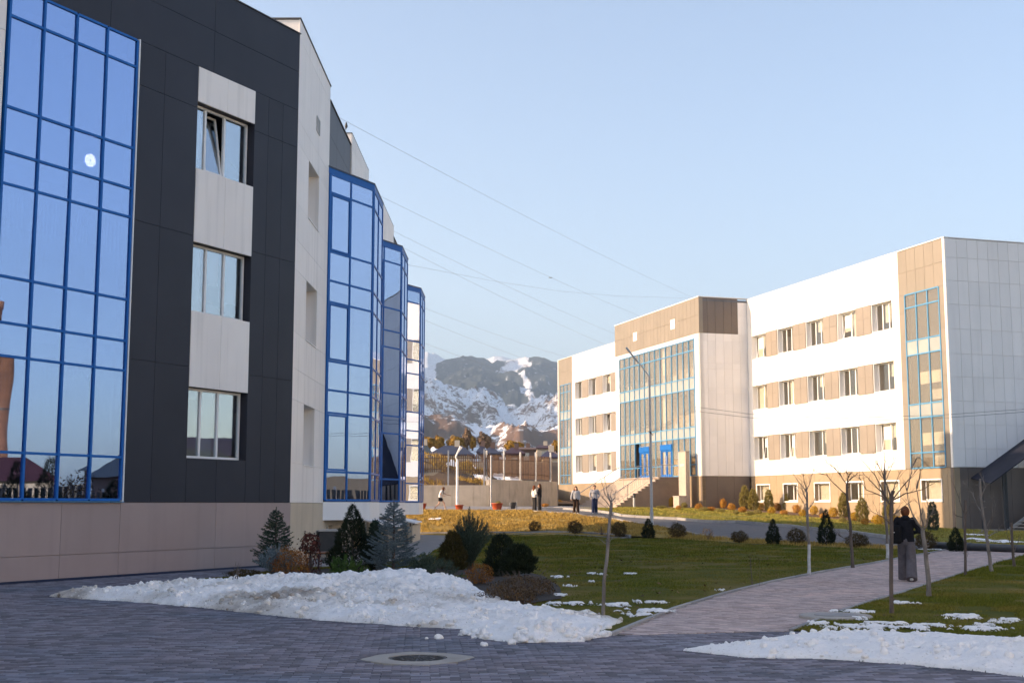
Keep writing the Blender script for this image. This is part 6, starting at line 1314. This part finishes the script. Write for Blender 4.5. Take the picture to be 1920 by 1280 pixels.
M['autumn'] = leafmat('autumn_leaves', (.42, .25, .045), (.32, .17, .03)); M['autumn2'] = leafmat('pale_autumn_twigs', (.30, .19, .11), (.22, .14, .09))
FT = [(806, 836, 26, 16, 'autumn', 'small golden tree behind the left houses'), (823, 838, 22, 20, 'autumn', 'golden tree left of the large golden tree'), (856, 842, 34, 24, 'autumn', 'large round golden tree behind the navy roof'), (876, 838, 16, 36, 'autumn2', 'tall slim bare poplar right of the large golden tree'), (886, 838, 13, 20, 'autumn', 'low golden tree beside the poplar'), (905, 836, 18, 26, 'autumn2', 'pale bare tree above the small dark roof'), (915, 838, 14, 22, 'autumn2', 'second pale bare tree right of the dark roof'), (960, 842, 26, 16, 'autumn', 'golden tree above the maroon roof'), (975, 841, 16, 12, 'autumn', 'small golden tree right of the maroon roof'), (798, 833, 12, 14, 'autumn', 'golden tree at the edge of the bay tower'), (1044, 842, 16, 16, 'autumn', 'golden bush beside the white building')]
for u, v, w, h, m, lab in FT:
    y = 245; p = at_y(u, v+6, y); sc = y/FPX; H_ = (h+6)*sc; T = proto_ball(w*sc/2, H_*.85, r_, 4200 if m == 'autumn' else 1600, .32)
    plant('autumn_tree', lab, T+np.array([0, 0, H_*.15]), M[m], p, (H_*.7, .18), 'autumn trees behind the houses', r_, cat='tree')
# snow lying on the hillside behind the fence
def hillsnow():
    X, Y = np.meshgrid(np.arange(-14, 5, .12), np.arange(101.5, 122, .2)); D = _side(X, Y)
    d = np.maximum.reduce([1-np.hypot((X-.1)/2.4, (Y-112)/3.6), .6-np.hypot((X+2.4)/1.3, (Y-109)/3), .6-np.hypot((X-2.9)/1.0, (Y-117)/4), .4-np.hypot((X+5)/1.2, (Y-111)/2.0), .25-np.hypot((X+8)/1.3, (Y-107)/2.)])
    d = d+(fbm(X*.9, Y*.5, 5, 71)-.5)*1.5; Z = gz(X, Y)+1.2*(fbm(X*.8, Y*.8, 3, 9)-.5)+.10+np.clip(d, -.3, .4)*.5
    ny_, nx_ = X.shape; k = (d > 0) & (D > .8); k = k[:-1, :-1] & k[:-1, 1:] & k[1:, 1:] & k[1:, :-1]; id_ = np.arange(ny_*nx_).reshape(ny_, nx_)
    Fc = np.stack([id_[:-1, :-1], id_[:-1, 1:], id_[1:, 1:], id_[1:, :-1]], -1)[k]; used = np.unique(Fc); rm_ = np.full(nx_*ny_, -1); rm_[used] = np.arange(len(used))
    return tag(mesh_np('hillside_snow', np.stack([X, Y, Z], -1).reshape(-1, 3)[used], rm_[Fc], M['snow'], attr={'dirt': np.full(len(used), .2)}, smooth=True), 'patches of snow on the brown hillside behind the fence', 'snow', kind='stuff')
hillsnow()
# dry tussocks on the hillside
hp = [(-14, 100.8), (-1.9, 101.4), (3.4, 112.6), (3.8, 125), (-4, 128), (-16, 120)]
X = RNG.uniform(-16, 5, 60000); Y = RNG.uniform(100.8, 141, 60000); k = in_poly(X, Y, hp) & (fbm(X*.35, Y*.35, 4, 77) > .47); X, Y = X[k], Y[k]
Z = gz(X, Y)+1.2*(fbm(X*.8, Y*.8, 3, 9)-.5); P = np.stack([X, Y, Z], -1)
T = tris(P, np.array([0, 0, 1.])+RNG.normal(size=P.shape)*.5, .35*RNG.uniform(.5, 1.3, len(P)), .05, RNG)
tag(mesh_np('dry_grass', T.reshape(-1, 3), np.arange(3*len(T)).reshape(-1, 3), M['blade_d'], attr={'rnd': RNG.random(len(T))}), 'dry golden tussocks on the hillside behind the fence', 'grass', kind='stuff')
# ------------------------------------------------------------------ mountains
def mountains():
    azf = np.concatenate([np.linspace(-34, -8, 70), np.linspace(-7.9, 6.4, 430), np.linspace(6.5, 34, 80)]); r = np.geomspace(650, 11000, 330)
    AZ, Rr = np.meshgrid(np.radians(azf), r); X = Rr*np.sin(AZ); Y = Rr*np.cos(AZ); U_ = 960+FPX*np.tan(AZ)/CP
    def crest(pts, R): u = np.array([q[0] for q in pts], float); v = np.array([q[1] for q in pts], float); return (945-np.interp(U_, u, v))/FPX*R
    def layer(R, wn, wf, pts, amp, sc, seed, p=1.0, sx=.0):
        Rw = R*(1+.05*(vnoise(AZ*40, AZ*0, seed)-.5)); zc = crest(pts, R)*CP
        t = np.where(Rr < Rw, 1-(Rw-Rr)/wn, 1-(Rr-Rw)/wf); t = np.clip(t, 0, 1)
        n1 = fbm(X/sc, Y/sc, 7, seed, .60); rid = 1-np.abs(2*fbm(X/sc*1.5+5, Y/sc*.8, 6, seed+3, .55)-1)
        bump = (rid-.72)*1.6+(n1-.5)*.8
        return zc*t**p+amp*bump*np.clip(t*2.2, 0, 1)*np.clip(1.25-t, .12, 1), t
    z3, t3 = layer(8600, 2800, 2200, [(-400, 640), (500, 640), (700, 660), (785, 664), (800, 657), (822, 661), (845, 672), (880, 690), (905, 671), (925, 667), (945, 671), (962, 676), (1000, 690), (1100, 680), (1400, 640), (2600, 640)], 260, 1500, 5)
    z2, t2 = layer(6200, 2300, 1500, [(-900, 420), (150, 430), (420, 540), (640, 690), (740, 720), (790, 703), (815, 688), (850, 671), (866, 668), (890, 668), (905, 672), (925, 681), (945, 678), (957, 673), (985, 674), (1010, 677), (1045, 686), (1100, 700), (1500, 690), (2600, 680)], 330, 1250, 17, 1.0)
    z1, t1 = layer(4000, 1900, 900, [(-900, 330), (100, 360), (400, 500), (620, 670), (700, 690), (790, 700), (834, 716), (860, 732), (880, 737), (915, 741), (945, 754), (970, 756), (1000, 750), (1045, 742), (1100, 740), (1500, 700), (2600, 720)], 240, 520, 29, .95)
    z0, t0 = layer(2300, 1300, 700, [(-400, 760), (700, 780), (790, 788), (820, 797), (850, 800), (880, 812), (915, 818), (945, 812), (975, 806), (1005, 816), (1045, 806), (1100, 800), (2600, 770)], 90, 380, 41, .9)
    z2 = z2+14*fbm(X/34, Y/34, 3, 131)*(t2 > .3)
    Z = np.stack([z0, z1, z2, z3]); lay = np.argmax(Z, 0); Zm = Z.max(0)
    plain = 8+0*Rr; Zm = np.maximum(Zm, plain-6)
    # surface cover
    n = fbm(X/420, Y/420, 6, 91); tt = np.choose(lay, [t0, t1, t2, t3])
    forest = np.where(lay == 2, sstep(.22, .34, tt+(n-.5)*.3)*(1-sstep(.66, .72, fbm(X/160+9, Y/900, 5, 97))), np.where(lay == 3, sstep(.50, .60, n+.12)*(1-sstep(.86, .95, t3)), np.where(lay == 1, .0, 0)))
    # snow chutes on the left shoulder of the wooded ridge and on its right flank
    ush = np.clip((818-U_)/30, 0, 1)*(lay == 2); forest = forest*(1-np.clip(ush*1.3, 0, 1)); chute = (lay == 2)*np.exp(-((U_-(958+(1-t2)*62+9*np.sin(t2*23)))/(2.2+5*(1-t2)))**2)*(.45+.9*fbm(X/90, Y/90, 4, 119)); forest = forest*(1-np.clip(chute*1.2, 0, 1))
    top = (lay == 3)*sstep(.80, .9, t3); forest = forest*(1-top)
    snow = np.choose(lay, [.93+.06*t0+.9*(n-.5), .84+.06*t1, .93+0*t2, 1.1+0*t3])
    V = np.stack([X, Y, Zm], -1).reshape(-1, 3); ny_, nx_ = X.shape; id_ = np.arange(ny_*nx_).reshape(ny_, nx_)
    Fc = np.stack([id_[:-1, :-1], id_[:-1, 1:], id_[1:, 1:], id_[1:, :-1]], -1).reshape(-1, 4)
    m = bpy.data.materials.new('mountain_cover'); m.use_nodes = True; t = m.node_tree; N = t.nodes; Lk = t.links; b = N['Principled BSDF']; b.inputs['Roughness'].default_value = .9; b.inputs['Specular IOR Level'].default_value = .1
    g = N.new('ShaderNodeNewGeometry')
    def noise(sc, det=8, ro=.6, sv=(1, 1, 1)):
        mp = N.new('ShaderNodeVectorMath'); mp.operation = 'MULTIPLY'; mp.inputs[1].default_value = sv; Lk.new(g.outputs['Position'], mp.inputs[0])
        q = N.new('ShaderNodeTexNoise'); q.inputs['Scale'].default_value = sc; q.inputs['Detail'].default_value = det; q.inputs['Roughness'].default_value = ro; Lk.new(mp.outputs[0], q.inputs['Vector']); return q.outputs[0]
    def attr(a): q = N.new('ShaderNodeAttribute'); q.attribute_name = a; return q.outputs['Fac']
    def math_(op, a, c):
        q = N.new('ShaderNodeMath'); q.operation = op
        for i, w in enumerate((a, c)):
            if isinstance(w, (int, float)): q.inputs[i].default_value = w
            else: Lk.new(w, q.inputs[i])
        return q.outputs[0]
    def rng_(a, lo, hi): q = N.new('ShaderNodeMapRange'); q.inputs[1].default_value = lo; q.inputs[2].default_value = hi; Lk.new(a, q.inputs[0]); return q.outputs[0]
    def mix(f, a, c):
        q = N.new('ShaderNodeMix'); q.data_type = 'RGBA'; Lk.new(f, q.inputs[0])
        for i, w in ((6, a), (7, c)):
            if isinstance(w, tuple): q.inputs[i].default_value = (*w, 1)
            else: Lk.new(w, q.inputs[i])
        return q.outputs[2]
    br = mix(rng_(noise(.008), .4, .65), (.20, .115, .075), (.12, .075, .055))
    sf = rng_(math_('ADD', math_('ADD', noise(.085, 9, .75, (1, 1, 1.6)), noise(.012, 7, .65)), math_('MULTIPLY', attr('snow'), 1.1)), 1.88, 1.98)
    col = mix(sf, br, (.80, .82, .85))
    ff = rng_(math_('ADD', math_('MULTIPLY', attr('forest'), .75), math_('MULTIPLY', noise(.035, 6, .75, (1, .5, .4)), .6)), .93, 1.0)
    col = mix(ff, col, mix(rng_(noise(.05, 4), .35, .7), (.040, .050, .052), (.062, .070, .068)))
    Lk.new(col, b.inputs['Base Color'])
    bn = N.new('ShaderNodeBump'); bn.inputs['Strength'].default_value = .6; bn.inputs['Distance'].default_value = 7; Lk.new(noise(.05, 9, .62), bn.inputs['Height']); Lk.new(bn.outputs[0], b.inputs['Normal'])
    return tag(mesh_np('mountains', V, Fc, m, attr={'snow': snow.ravel(), 'forest': forest.ravel()}, smooth=True), kind='structure')
mountains()
# ------------------------------------------------------------------ what stands to the right of the view and shows in the mirror glass
o = thing('chimney', 'rusty brick boiler chimney right of the yard, mirrored in the blue glazing', 'chimney', (76, 47.2, 0)); mb = MB(); mb.lathe((76, 47.2, 0), [(.85, -1), (.75, 8), (.62, 18.6), (.68, 18.6), (.68, 19.3), (.5, 19.3), (.5, 18)], 20); mb.build('shaft', mk('old_brick', (.26, .12, .07), (.17, .085, .055), 1.4, .9, bump=.6, bscale=8), o)
mb = MB(); 
for z in (5, 10, 15): mb.lathe((76, 47.2, 0), [(.9-z*.013, z), (.9-z*.013, z+.2)], 20)
mb.build('iron_band', M['darkmetal'], o)
fo = thing('yard_fence', 'dark slatted yard fence right of the lawn, mirrored in the blue glazing', 'fence', (30, 40, 0)); FF = Frame((29, 14), (.12, 1), (-1, .12))
for k in range(150): bobj('slat', FF, k*.36, k*.36+.24, 0, 2.7, -.03, 0, M['darkmetal'], fo)
for k in range(19): bobj('post', FF, k*3-.06, k*3+.06, 0, 2.9, -.16, -.04, M['galv'], fo)
for k, (x, y, H_, c) in enumerate([(27.5+.5*math.sin(q*2.3), 30.5+q*1.75, 3.7+.6*math.sin(q*1.7), 'd' if q % 3 else 'r') for q in range(13)]):
    if c == 'd': T = proto_cone(H_, 1.15, r_, 2200, .7, .2, .28)
    else: T = proto_ball(1.5, H_, r_, 900, .16)
    plant('yard_tree', f'{"dark conifer" if c == "d" else "brown leafed tree"} before the yard fence, {ORD[k]} along it from the near end', T, M['thuja_dk'] if c == 'd' else M['brown_leaf'], (x, y, 0), (H_*.8, .1), 'trees at the yard fence', r_, cat='tree')
def block(label, x0, x1, y0, y1, h, wm, rm_):
    o = thing('house', label, 'house', ((x0+x1)/2, (y0+y1)/2, 0)); mb = MB(); mb.aab(x0, x1, y0, y1, -1, h); wl_ = mb.build('wall', wm, o); mb = MB(); mb.hexa([(x0-.5, y0-.5, h), (x1+.5, y0-.5, h), (x1+.5, y1+.5, h), (x0-.5, y1+.5, h), (x0+2, y0+2, h+1.8), (x1-2, y0+2, h+1.8), (x1-2, y1-2, h+1.8), (x0+2, y1-2, h+1.8)]); mb.build('roof', rm_, o)
    for k in range(int((y1-y0)/3)):
        mb = MB(); mb.aab(x0-.06, x0+.02, y0+1+k*3, y0+2.3+k*3, 1, 2.5); mb.build('window', M['gl_span'], wl_)
block('cream house beyond the yard fence', 62, 74, 42, 49, 3.6, wc_, rr_); block('brown house beyond the yard fence', 64, 76, 56, 66, 4.6, wb_, rg_); block('pale house far beyond the yard fence', 80, 95, 64, 84, 6.5, wc_, rn_)

# unseen wing, added behind the viewer to bounce sunlight into the shaded yard
WG = thing('added_bounce_wing', 'unseen white wing added behind the viewer to bounce sunlight into the yard', 'building', (38, -20, 0)); FW = Frame((38, -70), (0, 1), (-1, 0)); wops = [(4+k*4.1, 6.3+k*4.1, a, b) for k in range(20) for a, b in ((5, 6.8), (8.9, 10.7), (12.8, 14.6))]
mb = MB(); wall_boxes(mb, FW, 0, 88, 3.86, 17.5, wops, -.4, 0); mb.build('white_wall', M['white'], WG); mb = MB(); mb.fbox(FW, 0, 88, -.5, 3.86, -.4, -.03); mb.build('plinth', M['tan'], WG)
mb = MB(); mb.fbox(FW, 0, 88, 0, 17.4, -14, -.6); mb.build('core', M['inner'], WG)
for a, b, c, d in wops: bobj('pane', FW, a, b, c, d, -.3, -.28, M['gl_win'], WG)
# ------------------------------------------------------------------ the air
mb = MB(); mb.aab(-7500, 7500, -400, 11800, -60, 1350); hz = mb.build('haze', M['wire'])
hm = bpy.data.materials.new('pale_air'); hm.use_nodes = True; t = hm.node_tree; t.nodes.remove(t.nodes['Principled BSDF']); pv = t.nodes.new('ShaderNodeVolumePrincipled')
pv.inputs['Color'].default_value = (.62, .80, 1, 1); pv.inputs['Density'].default_value = 1.15e-4; pv.inputs['Anisotropy'].default_value = .2
t.links.new(pv.outputs[0], t.nodes['Material Output'].inputs['Volume']); hz.data.materials.clear(); hz.data.materials.append(hm); tag(hz, kind='stuff')
